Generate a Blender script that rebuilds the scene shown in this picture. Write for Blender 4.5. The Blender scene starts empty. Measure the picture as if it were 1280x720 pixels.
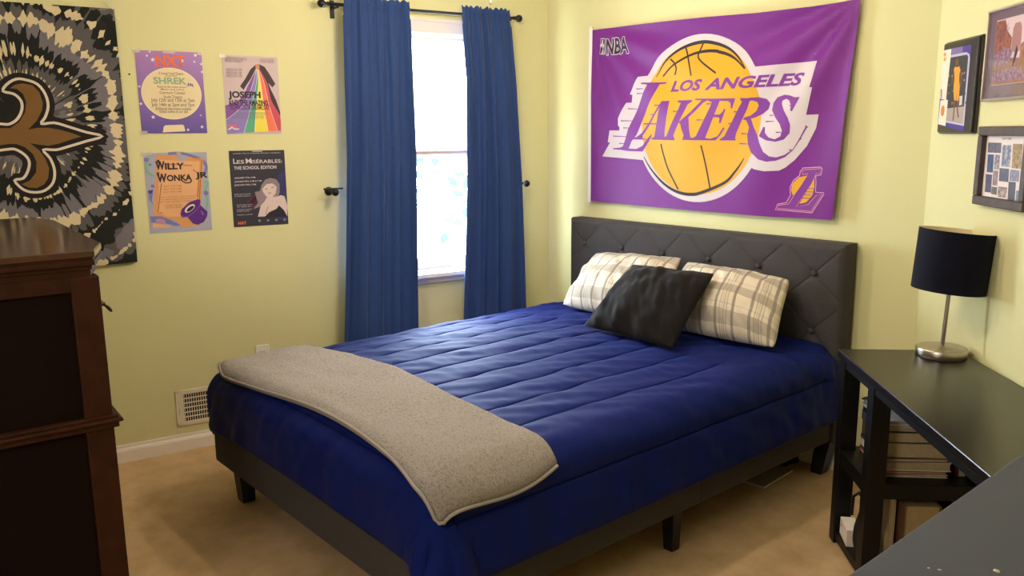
import bpy, bmesh, math, json, random
import numpy as np
from mathutils import Vector, Matrix, noise
random.seed(7)
PI = math.pi
C = bpy.context.scene.collection
SC = bpy.context.scene

# ---------------------------------------------------------------- camera, world, lights, exposure
cam_d = bpy.data.cameras.new('camera')
cam_d.sensor_width = 36.0
cam_d.lens = 29.059
cam_d.clip_start = 0.02
cam = bpy.data.objects.new('camera', cam_d)
C.objects.link(cam)
CAM = Vector((3.5945, -3.3640, 1.4933))
_f = Vector((-0.7466, 0.6393, -0.1836)).normalized()
_r = Vector((0.652, 0.759, -0.008)).normalized()
_u = _r.cross(_f).normalized()
_r = _f.cross(_u).normalized()
cam.matrix_world = Matrix(((_r.x, _u.x, -_f.x, CAM.x), (_r.y, _u.y, -_f.y, CAM.y), (_r.z, _u.z, -_f.z, CAM.z), (0, 0, 0, 1)))
SC.camera = cam

vs = SC.view_settings
vs.view_transform = 'Standard'
vs.look = 'None'
vs.gamma = 1.0
vs.exposure = 0.46
vs.use_curve_mapping = False

SKY_STRENGTH = 44.0
world = bpy.data.worlds.new('daylight')
SC.world = world
world.use_nodes = True
_bg = world.node_tree.nodes['Background']
_bg.inputs[0].default_value = (0.70, 0.87, 1.0, 1)
_bg.inputs[1].default_value = SKY_STRENGTH

BA = 0.1531                                   # the window wall stands a little open from square
ROT_L = math.atan2(math.cos(BA), math.sin(BA))   # local x runs along the window wall towards the corner
ROT_R = -0.78966                              # local x runs along the slanted right wall, away from its corner

def wl(X, off, z):                            # a point of the window wall (X negative from the corner)
    return Vector((X*math.sin(BA) + off*math.cos(BA), X*math.cos(BA) - off*math.sin(BA), z))

def lamp(name, kind, loc, energy, col, **kw):
    d = bpy.data.lights.new(name, kind)
    d.energy = energy
    d.color = col
    for k, v in kw.items():
        setattr(d, k, v)
    o = bpy.data.objects.new(name, d)
    o.location = loc
    C.objects.link(o)
    return o
# daylight through the window: a portal in the opening guides the sky's light indoors
por = lamp('window_portal', 'AREA', wl(-0.76, -0.14, 1.36), 1.0, (1, 1, 1), shape='RECTANGLE', size=0.84, size_y=1.34)
por.data.cycles.is_portal = True
por.matrix_world = Matrix.Translation(por.location) @ Matrix.Rotation(ROT_L, 4, 'Z') @ Matrix.Rotation(-PI/2, 4, 'X')
# the ceiling fixture's bulbs
lamp('ceiling_bulb', 'POINT', (1.56, -1.60, 2.10), 20.0, (1.0, 0.85, 0.66), shadow_soft_size=0.045)
lamp('ceiling_bulb', 'POINT', (1.01, -1.35, 2.10), 18.0, (1.0, 0.85, 0.66), shadow_soft_size=0.045)

# added fill light behind the camera, softening the contrast of the room
back_fill = lamp('fill_light', 'AREA', (2.6, -4.35, 1.9), 19.0, (1.0, 0.93, 0.83), shape='DISK', size=0.9)
back_fill.rotation_euler = (math.radians(78), 0, math.radians(8))

# ---------------------------------------------------------------- materials
def lin(h):
    h = h.lstrip('#')
    v = [int(h[i:i+2], 16)/255 for i in (0, 2, 4)]
    return tuple(x/12.92 if x <= 0.04045 else ((x+0.055)/1.055)**2.4 for x in v) + (1,)

class NT:
    def __init__(s, m):
        s.t = m.node_tree
    def n(s, typ, **kw):
        nd = s.t.nodes.new(typ)
        for k, v in kw.items():
            if k.startswith('i_'):
                key = k[2:]
                nd.inputs[int(key) if key.isdigit() else key.replace('_', ' ')].default_value = v
            else:
                setattr(nd, k, v)
        return nd
    def l(s, a, ao, b, bi):
        s.t.links.new(a.outputs[ao], b.inputs[bi])

MATS = {}
def mat(name, col, rough=0.6, metal=0.0, spec=0.5, bump=None, vary=None, sheen=0.0, coat=0.0, tint=None):
    """col hex; bump = (scale, strength, distance); vary = (scale, hex2, contrast low, high)"""
    if name in MATS:
        return MATS[name]
    m = bpy.data.materials.new(name)
    m.use_nodes = True
    N = NT(m)
    b = m.node_tree.nodes['Principled BSDF']
    b.inputs['Base Color'].default_value = lin(col)
    b.inputs['Roughness'].default_value = rough
    b.inputs['Metallic'].default_value = metal
    b.inputs['Specular IOR Level'].default_value = spec
    if sheen:
        b.inputs['Sheen Weight'].default_value = sheen
        b.inputs['Sheen Roughness'].default_value = 0.4
    if coat:
        b.inputs['Coat Weight'].default_value = coat
        b.inputs['Coat Roughness'].default_value = 0.15
    tc = N.n('ShaderNodeTexCoord')
    if vary:
        nz = N.n('ShaderNodeTexNoise', i_Scale=vary[0], i_Detail=5.0, i_Roughness=0.6)
        N.l(tc, 'Object', nz, 'Vector')
        r = N.n('ShaderNodeValToRGB')
        r.color_ramp.elements[0].position = vary[2]
        r.color_ramp.elements[1].position = vary[3]
        r.color_ramp.elements[0].color = lin(col)
        r.color_ramp.elements[1].color = lin(vary[1])
        N.l(nz, 'Fac', r, 'Fac')
        N.l(r, 'Color', b, 'Base Color')
    if tint:
        b.inputs['Specular Tint'].default_value = lin(tint)
        b.inputs['Sheen Weight'].default_value = 0.0
        b.inputs['Sheen Tint'].default_value = lin(tint)
    if bump:
        nb = N.n('ShaderNodeTexNoise', i_Scale=bump[0], i_Detail=4.0)
        N.l(tc, 'Object', nb, 'Vector')
        bp_ = N.n('ShaderNodeBump', i_Strength=bump[1], i_Distance=bump[2])
        N.l(nb, 'Fac', bp_, 'Height')
        N.l(bp_, 'Normal', b, 'Normal')
    MATS[name] = m
    return m

WALL = mat('wall_paint', '#dad5a2', 0.75, spec=0.3, bump=(180, 0.08, 0.002))
CEIL = mat('ceiling_paint', '#efeee6', 0.85)
TRIM = mat('white_trim_paint', '#efe6dc', 0.45)
CARPET = mat('carpet', '#e2c095', 0.95, spec=0.1, bump=(420, 0.9, 0.006), vary=(9, '#cdaa7c', 0.35, 0.7))
NAVY = mat('navy_comforter', '#121c58', 0.72, spec=0.45, sheen=0.0, bump=(900, 0.1, 0.0008), tint='#3c64f0')
NAVY_THREAD = mat('navy_binding', '#151c46', 0.7)
CURT = mat('curtain_blue', '#2c4478', 0.8, spec=0.2, sheen=0.15, bump=(700, 0.15, 0.001))
CHAR = mat('charcoal_upholstery', '#4a4646', 0.9, spec=0.15, sheen=0.05, bump=(600, 0.35, 0.0015), vary=(300, '#3d3a3c', 0.35, 0.65))
BLACKWOOD = mat('black_desk_wood', '#0b0908', 0.45, spec=0.25)
LEGBLACK = mat('black_bed_leg', '#0b0b10', 0.45)
METAL = mat('brushed_nickel', '#b9b0a6', 0.32, metal=1.0)
RODM = mat('dark_curtain_rod', '#23252f', 0.4, metal=0.6)
WHITEP = mat('white_plastic', '#ece4dc', 0.45)
DARKHOLE = mat('dark_slot', '#181614', 0.9)

# ---------------------------------------------------------------- mesh helpers
class MB:
    def __init__(s):
        s.bm = bmesh.new()
        s.mats = []
    def mi(s, m):
        if m not in s.mats:
            s.mats.append(m)
        return s.mats.index(m)
    def _merge(s, b2, m, M=None, smooth=False):
        idx = s.mi(m)
        mp = {}
        for v in b2.verts:
            mp[v] = s.bm.verts.new(M @ v.co if M else v.co)
        for f in b2.faces:
            try:
                nf = s.bm.faces.new([mp[v] for v in f.verts])
                nf.material_index = idx
                nf.smooth = smooth
            except ValueError:
                pass
        b2.free()
    def box(s, lo, hi, m, bev=0.0, seg=2, M=None, smooth=False):
        b = bmesh.new()
        bmesh.ops.create_cube(b, size=1.0)
        lo = Vector(lo); hi = Vector(hi)
        for v in b.verts:
            v.co = Vector([lo[i] + (v.co[i]+0.5)*(hi[i]-lo[i]) for i in range(3)])
        if bev:
            bmesh.ops.bevel(b, geom=b.edges[:], offset=bev, segments=seg, profile=0.5, affect='EDGES')
        s._merge(b, m, M, smooth)
        return s
    def loft(s, rings, m, cap=True, closed=True, smooth=False, M=None):
        idx = s.mi(m)
        rv = [[s.bm.verts.new(M @ Vector(p) if M else p) for p in r] for r in rings]
        n = len(rings[0])
        for a, b in zip(rv[:-1], rv[1:]):
            for i in range(n if closed else n-1):
                j = (i+1) % n
                f = s.bm.faces.new((a[i], a[j], b[j], b[i]))
                f.material_index = idx; f.smooth = smooth
        if cap:
            for r in (rv[0][::-1], rv[-1]):
                f = s.bm.faces.new(r); f.material_index = idx
        return s
    def lathe(s, prof, m, seg=32, c=(0, 0, 0), cap=True, smooth=True, M=None):
        rings = [[(c[0]+r*math.cos(2*PI*i/seg), c[1]+r*math.sin(2*PI*i/seg), c[2]+z) for i in range(seg)] for r, z in prof]
        return s.loft(rings, m, cap, True, smooth, M)
    def tube(s, pts, r, m, seg=8, smooth=True, cap=True):
        pts = [Vector(p) for p in pts]
        rings = []
        up = Vector((0, 0, 1))
        for i, p in enumerate(pts):
            t = (pts[min(i+1, len(pts)-1)] - pts[max(i-1, 0)]).normalized()
            a = t.cross(up)
            if a.length < 1e-3:
                a = t.cross(Vector((1, 0, 0)))
            a.normalize()
            b = a.cross(t).normalized()
            rr = r[i] if isinstance(r, (list, tuple)) else r
            rings.append([p + rr*(math.cos(2*PI*k/seg)*a + math.sin(2*PI*k/seg)*b) for k in range(seg)])
        return s.loft(rings, m, cap, True, smooth)
    def prism(s, pts, z0, z1, m, bev=0.0):
        """2-D outline in x,y extruded from z0 to z1"""
        b = bmesh.new()
        f = b.faces.new([b.verts.new((p[0], p[1], z0)) for p in pts])
        ex = bmesh.ops.extrude_face_region(b, geom=[f])
        for g in ex['geom']:
            if isinstance(g, bmesh.types.BMVert):
                g.co.z = z1
        bmesh.ops.recalc_face_normals(b, faces=b.faces[:])
        if bev:
            bmesh.ops.bevel(b, geom=[e for e in b.edges if abs(e.verts[0].co.z-e.verts[1].co.z) < 1e-6], offset=bev, segments=2, profile=0.5, affect='EDGES')
        s._merge(b, m)
        return s
    def poly(s, pts, m):
        f = s.bm.faces.new([s.bm.verts.new(p) for p in pts])
        f.material_index = s.mi(m)
        return s
    def grid(s, P, m, smooth=True, flip=False, uv=None):
        """P numpy (n, k, 3)"""
        idx = s.mi(m)
        n, k = P.shape[:2]
        V = [[s.bm.verts.new(P[i, j]) for j in range(k)] for i in range(n)]
        lay = s.bm.loops.layers.uv.verify() if uv is not None else None
        for i in range(n-1):
            for j in range(k-1):
                q = [(i, j), (i+1, j), (i+1, j+1), (i, j+1)]
                if flip:
                    q = q[::-1]
                f = s.bm.faces.new([V[a][b] for a, b in q])
                f.material_index = idx; f.smooth = smooth
                if lay is not None:
                    for lp, (a, b) in zip(f.loops, q):
                        lp[lay].uv = uv[a, b]
        return V
    def build(s, name, parent=None, loc=(0, 0, 0), rotz=0.0, normals=True, merge=0.0):
        if merge:
            bmesh.ops.remove_doubles(s.bm, verts=s.bm.verts[:], dist=merge)
        if normals:
            bmesh.ops.recalc_face_normals(s.bm, faces=s.bm.faces[:])
        me = bpy.data.meshes.new(name)
        s.bm.to_mesh(me); s.bm.free()
        for m in s.mats:
            me.materials.append(m)
        o = bpy.data.objects.new(name, me)
        o.location = loc; o.rotation_euler = (0, 0, rotz)
        C.objects.link(o)
        if parent:
            o.parent = parent
        return o

def tag(o, label, cat, group=None, kind=None):
    o['label'] = label; o['category'] = cat
    if group: o['group'] = group
    if kind: o['kind'] = kind
    return o
def empty(name, loc, rotz=0.0):
    o = bpy.data.objects.new(name, None)
    o.empty_display_size = 0.05
    o.location = loc; o.rotation_euler = (0, 0, rotz)
    C.objects.link(o)
    return o
def struct(o, label=None):
    o['kind'] = 'structure'
    if label: o['label'] = label
    return o
def copy_tree(o, parent=None):
    c = o.copy(); C.objects.link(c)
    if parent: c.parent = parent
    for ch in list(o.children):
        copy_tree(ch, c)
    return c

# ---- flat artwork: filled outlines, strokes and lettering in a sheet's own x (right), z (up)
def stroke(pts, w):
    pts = [Vector((p[0], p[1])) for p in pts]
    L, R = [], []
    n = len(pts)
    for i, p in enumerate(pts):
        t = (pts[min(i+1, n-1)] - pts[max(i-1, 0)])
        t.normalize()
        q = Vector((-t.y, t.x))
        ww = (w[i] if isinstance(w, (list, tuple)) else w)/2
        L.append(p + q*ww); R.append(p - q*ww)
    quads = []
    for i in range(n-1):
        quads.append([L[i], L[i+1], R[i+1], R[i]])
    return quads
def smooth_line(pts, k=4):
    out = []
    n = len(pts)
    P = [Vector((p[0], p[1])) for p in pts]
    for i in range(n-1):
        p0, p1, p2, p3 = P[max(i-1, 0)], P[i], P[i+1], P[min(i+2, n-1)]
        for j in range(k):
            t = j/k
            out.append(0.5*((2*p1) + (p2-p0)*t + (2*p0-5*p1+4*p2-p3)*t*t + (3*p1-p0-3*p2+p3)*t**3))
    out.append(P[-1])
    return out
def ell(cx, cy, rx, ry, n=48, a0=0.0, rot=0.0):
    r = []
    for i in range(n):
        a = a0 + 2*PI*i/n
        x, y = rx*math.cos(a), ry*math.sin(a)
        r.append((cx + x*math.cos(rot) - y*math.sin(rot), cy + x*math.sin(rot) + y*math.cos(rot)))
    return r
def star(cx, cy, r, n=5):
    return [(cx + (r if i % 2 == 0 else r*0.42)*math.sin(PI*i/n), cy + (r if i % 2 == 0 else r*0.42)*math.cos(PI*i/n)) for i in range(2*n)]

class Art:
    def __init__(s):
        s.mb = MB()
        s.level = 0
        s.gap = 0.00035
    def add(s, pts, m, lv):
        b = bmesh.new()
        try:
            f = b.faces.new([b.verts.new((p[0], -lv*s.gap, p[1])) for p in pts])
            f.normal_update()
        except ValueError:
            b.free(); return
        bmesh.ops.triangulate(b, faces=b.faces[:])
        s.mb._merge(b, m)
    def line(s, pts, w, m, lv):
        for q in stroke(pts, w):
            s.add(q, m, lv)
    def text(s, body, x, z, w, h, m, lv, shear=0.0, bold=0.0, rot=0.0):
        """lettering filling the box x..x+w, z..z+h"""
        cu = bpy.data.curves.new('lettering', 'FONT')
        cu.body = body; cu.shear = shear; cu.offset = bold; cu.resolution_u = 3
        ob = bpy.data.objects.new('lettering', cu)
        C.objects.link(ob)
        dg = bpy.context.evaluated_depsgraph_get()
        me = bpy.data.meshes.new_from_object(ob.evaluated_get(dg))
        bpy.data.objects.remove(ob); bpy.data.curves.remove(cu)
        if not me.vertices:
            return
        V = [v.co for v in me.vertices]
        x0 = min(v.x for v in V); x1 = max(v.x for v in V); y0 = min(v.y for v in V); y1 = max(v.y for v in V)
        b = bmesh.new(); b.from_mesh(me)
        ca, sa = math.cos(rot), math.sin(rot)
        for v in b.verts:
            px = (v.co.x-x0)/(x1-x0)*w; pz = (v.co.y-y0)/max(1e-6, y1-y0)*h
            v.co = Vector((x + px*ca - pz*sa, -lv*s.gap, z + px*sa + pz*ca))
        bmesh.ops.triangulate(b, faces=b.faces[:])
        s.mb._merge(b, m)
        bpy.data.meshes.remove(me)
    def cut(s, xs, zs):
        bm = s.mb.bm
        for x in xs:
            bmesh.ops.bisect_plane(bm, geom=bm.verts[:]+bm.edges[:]+bm.faces[:], plane_co=(x, 0, 0), plane_no=(1, 0, 0), dist=1e-5)
        for z in zs:
            bmesh.ops.bisect_plane(bm, geom=bm.verts[:]+bm.edges[:]+bm.faces[:], plane_co=(0, 0, z), plane_no=(0, 0, 1), dist=1e-5)
    def face_front(s):
        for f in s.mb.bm.faces:
            f.normal_update()
            if f.normal.y > 0:
                f.normal_flip()
def pm(name, col, rough=0.55):
    return mat('print_'+name, col, rough, spec=0.3)

ART = json.loads('{"ball_pts":[[1.1117,1.9156],[1.0664,1.1961],[0.7319,1.5286],[1.4163,1.549]],"ring_pts":[[1.1284,1.9525],[1.0583,1.1557]],"L_block":[[0.7994,1.7939],[0.7635,1.7763],[0.7078,1.7741],[0.645,1.6895],[0.6642,1.6859],[0.6598,1.647],[0.6251,1.6465],[0.5748,1.568],[0.5734,1.5288],[0.5848,1.5262],[0.5841,1.5053],[0.5067,1.5059],[0.4974,1.443],[0.5132,1.4431],[0.4635,1.3673],[0.7134,1.3554],[0.9675,1.337],[0.9509,1.785]],"R_block":[[1.3367,1.8155],[1.4012,1.7804],[1.6971,1.7864],[1.6832,1.717],[1.6718,1.6784],[1.6849,1.6769],[1.6605,1.5625],[1.7144,1.5638],[1.7062,1.5067],[1.669,1.4301],[1.6153,1.3688],[1.5732,1.3354],[1.5441,1.3213],[1.4681,1.3165],[1.4154,1.3241],[1.3828,1.3388],[1.2252,1.418],[1.2074,1.7972]],"let_L":[[0.7304,1.7439],[0.8861,1.7394],[0.8823,1.7317],[0.8431,1.7304],[0.8123,1.6806],[0.7717,1.6172],[0.7358,1.5525],[0.7049,1.4824],[0.6703,1.4447],[0.6543,1.4109],[0.7069,1.4097],[0.7449,1.4258],[0.7658,1.4549],[0.7982,1.4845],[0.8037,1.4795],[0.7771,1.4368],[0.7468,1.3967],[0.6456,1.3981],[0.5883,1.4044],[0.5359,1.4065],[0.5358,1.4125],[0.5881,1.4155],[0.6109,1.4233],[0.6326,1.4658],[0.6484,1.512],[0.6804,1.57],[0.7139,1.6353],[0.7428,1.6874],[0.7683,1.7324],[0.7306,1.7374]],"let_A1":[[0.8625,1.6475],[0.9118,1.6474],[0.9018,1.5818],[0.8894,1.4937],[0.8891,1.4736],[0.9132,1.4615],[0.953,1.4598],[0.9532,1.4543],[0.798,1.4574],[0.801,1.4631],[0.8189,1.4713],[0.8327,1.5347],[0.8466,1.591]],"let_A2":[[0.8586,1.6388],[0.8671,1.6338],[0.8229,1.5794],[0.7748,1.515],[0.7434,1.4781],[0.7438,1.4632],[0.7656,1.4615],[0.7657,1.4566],[0.6497,1.4599],[0.6496,1.4658],[0.7052,1.4699],[0.7354,1.4905],[0.7845,1.5476]],"let_A3":[[0.747,1.5408],[0.8483,1.5394],[0.8485,1.5329],[0.7472,1.5342]],"let_K1":[[0.9622,1.6473],[1.0507,1.6466],[1.0491,1.6389],[1.0243,1.6258],[0.9856,1.5563],[0.9463,1.4774],[0.9552,1.4567],[0.8772,1.455],[0.8822,1.4615],[0.9023,1.4776],[0.9359,1.5413],[0.9688,1.6039],[0.9826,1.6349],[0.9625,1.6395]],"let_K2":[[1.0698,1.6521],[1.1456,1.6494],[1.1459,1.6426],[1.1183,1.6306],[1.0441,1.5709],[0.9844,1.5343],[0.9781,1.5423],[1.0338,1.5828],[1.1102,1.6438],[1.0701,1.6452]],"let_K3":[[0.9862,1.539],[1.0345,1.5672],[1.0417,1.5085],[1.0501,1.4693],[1.068,1.4614],[1.1113,1.4614],[1.1115,1.4552],[1.0013,1.4559],[1.0104,1.4772],[0.9953,1.5089]],"let_E":[[1.1456,1.6494],[1.2999,1.6454],[1.2827,1.5994],[1.2755,1.6018],[1.2743,1.6256],[1.2605,1.6349],[1.2153,1.6364],[1.1843,1.5741],[1.2137,1.5734],[1.2313,1.5858],[1.2397,1.6006],[1.247,1.5981],[1.2202,1.5333],[1.2109,1.5357],[1.2145,1.5561],[1.2051,1.5615],[1.1793,1.562],[1.1349,1.4652],[1.1633,1.4614],[1.2046,1.4728],[1.2347,1.5143],[1.2422,1.5104],[1.2182,1.4765],[1.1935,1.4537],[1.0487,1.4551],[1.0543,1.4614],[1.082,1.4731],[1.1219,1.5462],[1.1612,1.6125],[1.1696,1.6327],[1.146,1.6403]],"let_R1":[[1.3261,1.6459],[1.378,1.6426],[1.3592,1.5937],[1.3314,1.5428],[1.3036,1.4837],[1.3,1.4651],[1.305,1.4538],[1.2147,1.4537],[1.219,1.4598],[1.2412,1.4727],[1.2746,1.5288],[1.3154,1.5985],[1.3357,1.6295],[1.3267,1.6349]],"let_R2":[[1.3694,1.6451],[1.4202,1.6461],[1.4582,1.6368],[1.4758,1.617],[1.4689,1.5922],[1.441,1.5714],[1.3981,1.5549],[1.3399,1.5464],[1.3463,1.5573],[1.3778,1.5655],[1.4066,1.5852],[1.418,1.608],[1.4112,1.6248],[1.3888,1.6321],[1.3658,1.6314]],"let_R3":[[1.3396,1.5538],[1.3782,1.5582],[1.395,1.5163],[1.4191,1.4795],[1.4383,1.4379],[1.4604,1.403],[1.4932,1.3831],[1.528,1.3793],[1.5662,1.3899],[1.6061,1.416],[1.6331,1.4612],[1.6607,1.5133],[1.667,1.5111],[1.6372,1.4577],[1.6063,1.4118],[1.5708,1.3814],[1.5272,1.3648],[1.4779,1.3595],[1.4353,1.369],[1.3926,1.4008],[1.3735,1.4354],[1.3653,1.4761],[1.372,1.5128],[1.3575,1.5424]],"let_S":[[1.6298,1.6384],[1.5961,1.5791],[1.5865,1.5821],[1.589,1.6051],[1.5759,1.6264],[1.5596,1.634],[1.5401,1.6276],[1.5369,1.6137],[1.5504,1.5887],[1.5764,1.5529],[1.5902,1.5211],[1.5884,1.4859],[1.5622,1.4577],[1.5223,1.4483],[1.4726,1.454],[1.4297,1.4722],[1.4334,1.4817],[1.4508,1.5156],[1.4594,1.5119],[1.4624,1.4866],[1.4843,1.467],[1.5176,1.4591],[1.5453,1.4719],[1.5518,1.4968],[1.5381,1.5253],[1.5078,1.5578],[1.4882,1.5867],[1.4921,1.6186],[1.511,1.6427],[1.5466,1.6519],[1.5786,1.6472],[1.6026,1.6387]],"ticks":[[[0.6986,1.7137],[0.7474,1.7131]],[[0.6992,1.6907],[0.7427,1.6898]],[[0.6402,1.6159],[0.7013,1.6134]],[[0.5964,1.5548],[0.6753,1.5535]],[[0.6143,1.5182],[0.6539,1.517]],[[0.5345,1.4762],[0.6438,1.4725]],[[0.5818,1.4377],[0.622,1.437]],[[0.8213,1.6279],[0.8589,1.6284]],[[0.7942,1.5825],[0.8228,1.5819]],[[0.939,1.5952],[0.9691,1.5952]],[[1.0836,1.5507],[1.1217,1.5509]],[[1.1392,1.6246],[1.1672,1.6245]],[[1.2923,1.5843],[1.3161,1.5845]],[[1.2628,1.5312],[1.2834,1.5317]],[[1.3326,1.4851],[1.3692,1.4834]],[[1.3261,1.4389],[1.3716,1.4376]],[[1.4922,1.6165],[1.5043,1.6182]],[[1.4788,1.5641],[1.4993,1.5644]],[[1.4596,1.5372],[1.5049,1.5379]],[[1.5812,1.6039],[1.5946,1.6042]],[[1.5216,1.4891],[1.5482,1.4897]],[[1.5888,1.413],[1.6063,1.4118]],[[1.6331,1.4612],[1.6448,1.4598]],[[1.659,1.5168],[1.671,1.5083]]],"ball_lines":[[[0.8618,1.7676],[0.9172,1.8094],[0.9813,1.8401],[1.052,1.8631],[1.1213,1.8702],[1.1819,1.8656],[1.187,1.8628],[1.2413,1.8457],[1.2898,1.8191],[1.3436,1.7755]],[[0.9158,1.8478],[0.9413,1.8238],[0.9488,1.7979],[0.9392,1.7697]],[[1.0033,1.8949],[1.0167,1.8564],[1.0388,1.761]],[[1.1044,1.9083],[1.0829,1.8701],[1.0761,1.8459],[1.1005,1.8195],[1.14,1.7923],[1.1828,1.7652]],[[0.864,1.4366],[0.8795,1.3897],[0.9145,1.3107],[0.9818,1.2119]],[[1.1115,1.4307],[1.133,1.3652],[1.1729,1.2239]],[[0.8179,1.7669],[0.8772,1.8322],[0.9512,1.8823],[1.0277,1.9065],[1.1063,1.9134],[1.1763,1.9002],[1.2399,1.8747],[1.2942,1.8346],[1.347,1.7753]],[[0.7569,1.3697],[0.802,1.3114],[0.8702,1.251],[0.9363,1.2135],[1.0005,1.1947],[1.0627,1.1913],[1.1229,1.2027],[1.2554,1.2565],[1.3086,1.3072],[1.3394,1.3452],[1.3574,1.3732]]],"los":[[0.9072,1.6911],[1.1111,1.6872],[1.1088,1.7411],[0.9306,1.7434]],"angeles":[[1.1177,1.6869],[1.6189,1.689],[1.6461,1.7436],[1.151,1.7389]],"nba":[[0.4761,1.9011],[0.6417,1.8923],[0.6377,1.9784],[0.4764,1.988]],"nbalogo":[[0.4374,1.9054],[0.4732,1.9027],[0.4716,1.9884],[0.4398,1.9892]],"sm_out":[[1.6558,1.337],[1.74,1.3434],[1.7512,1.3352],[1.747,1.3073],[1.7218,1.3022],[1.7261,1.2722],[1.7262,1.2355],[1.7472,1.2343],[1.7656,1.2352],[1.7685,1.2268],[1.7158,1.1422],[1.5317,1.1449],[1.5427,1.1728],[1.5848,1.1819],[1.6027,1.2141],[1.5981,1.2494],[1.6134,1.281],[1.6411,1.3039],[1.6425,1.3192]],"sm_stem":[[1.6635,1.3285],[1.7429,1.335],[1.742,1.3136],[1.7235,1.313],[1.703,1.267],[1.6374,1.1672],[1.6944,1.1794],[1.7295,1.2205],[1.7593,1.2263],[1.7106,1.1497],[1.5414,1.1523],[1.5482,1.1663],[1.5976,1.176],[1.6244,1.2196],[1.6555,1.2651],[1.6772,1.3007],[1.6812,1.3117],[1.6553,1.3065],[1.6531,1.3196]],"sm_ballL":[[1.6163,1.2723],[1.6392,1.2951],[1.677,1.3029],[1.6688,1.283],[1.6559,1.2585],[1.6385,1.2292],[1.615,1.2147],[1.6063,1.2365],[1.6083,1.2587]],"sm_ballR":[[1.7147,1.289],[1.7179,1.2546],[1.7108,1.2196],[1.6844,1.1876],[1.6513,1.1791],[1.6816,1.2312]],"fl_gold":[[-2.8195,1.5243],[-2.777,1.5337],[-2.7351,1.532],[-2.6997,1.5319],[-2.665,1.5563],[-2.6392,1.5972],[-2.6315,1.6381],[-2.6391,1.6704],[-2.6586,1.6903],[-2.6831,1.6938],[-2.6639,1.7078],[-2.6384,1.7133],[-2.6029,1.7077],[-2.5801,1.6796],[-2.5709,1.6388],[-2.5764,1.6059],[-2.5988,1.5646],[-2.6355,1.5259],[-2.5982,1.5332],[-2.5613,1.5331],[-2.5172,1.5246],[-2.4731,1.5101],[-2.4399,1.4955],[-2.4833,1.4823],[-2.5304,1.466],[-2.5686,1.4581],[-2.6014,1.4636],[-2.6338,1.4698],[-2.6037,1.4402],[-2.5848,1.4064],[-2.574,1.364],[-2.5818,1.322],[-2.5992,1.2972],[-2.6266,1.283],[-2.6559,1.285],[-2.6814,1.3003],[-2.6492,1.3159],[-2.6238,1.3486],[-2.6182,1.3904],[-2.6274,1.424],[-2.6537,1.4535],[-2.6813,1.4663],[-2.7062,1.4682],[-2.7423,1.463],[-2.7847,1.4611],[-2.8255,1.4681]],"fl_white":[[-2.817,1.5482],[-2.7752,1.5514],[-2.7333,1.5498],[-2.7016,1.5482],[-2.6709,1.5685],[-2.6507,1.6053],[-2.6492,1.6419],[-2.6714,1.6699],[-2.7091,1.6812],[-2.6921,1.7096],[-2.6581,1.7305],[-2.626,1.7289],[-2.5842,1.7121],[-2.5589,1.6719],[-2.5526,1.6226],[-2.5681,1.5771],[-2.5856,1.5498],[-2.5369,1.5539],[-2.4857,1.538],[-2.4189,1.514],[-2.3578,1.4965],[-2.4224,1.4757],[-2.4937,1.4537],[-2.5403,1.4409],[-2.5888,1.4417],[-2.5662,1.406],[-2.5546,1.355],[-2.5647,1.3044],[-2.5979,1.2716],[-2.6395,1.2649],[-2.6785,1.2792],[-2.7058,1.3179],[-2.6738,1.3251],[-2.6523,1.3579],[-2.6449,1.3952],[-2.6602,1.4246],[-2.6906,1.4458],[-2.7156,1.4462],[-2.7444,1.4426],[-2.7869,1.4401],[-2.8281,1.444]]}')

# ================================================================ the setting
def slab(name, lo, hi, m, loc=(0, 0, 0), rotz=0.0):
    return struct(MB().box(lo, hi, m).build(name, None, loc, rotz))
slab('floor', (-1.2, -4.8, -0.1), (5.3, 0.4, 0.0), CARPET)
slab('ceiling', (-1.2, -4.8, 2.44), (5.3, 0.4, 2.54), CEIL)
WX0, WX1, WZ0, WZ1 = -1.16, -0.36, 0.735, 2.02
w = MB()
w.box((-4.9, 0, 0), (WX0, 0.14, 2.44), WALL).box((WX1, 0, 0), (0.0, 0.14, 2.44), WALL)
w.box((WX0, 0, 0), (WX1, 0.14, WZ0), WALL).box((WX0, 0, WZ1), (WX1, 0.14, 2.44), WALL)
struct(w.build('wall_left', None, (0, 0, 0), ROT_L))
slab('wall_back', (-0.2, 0, 0), (2.177, 0.14, 2.44), WALL)
slab('wall_right', (0, 0, 0), (4.05, 0.14, 2.44), WALL, (2.177, 0, 0), ROT_R)
slab('wall_side', (5.0, -4.75, 0), (5.14, -2.7, 2.44), WALL)
w = MB()
w.box((-1.1, -4.74, 0), (5.14, -4.6, 2.44), WALL)
struct(w.build('wall_front'))
def baseboard(name, x0, x1, loc, rotz):
    pr = [(0.0, 0.0), (-0.014, 0.0), (-0.014, 0.052), (-0.011, 0.062), (-0.0075, 0.068), (-0.006, 0.081), (0.0, 0.081)]
    b = MB()
    b.loft([[(x, p[0]-0.0005, p[1]) for p in pr] for x in (x0, x1)], TRIM)
    return struct(b.build(name, None, loc, rotz))
baseboard('baseboard_left', -4.7, -0.02, (0, 0, 0), ROT_L)
baseboard('baseboard_back', 0.02, 2.16, (0, 0, 0), 0)
baseboard('baseboard_right', 0.012, 4.0, (2.177, 0, 0), ROT_R)

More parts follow.
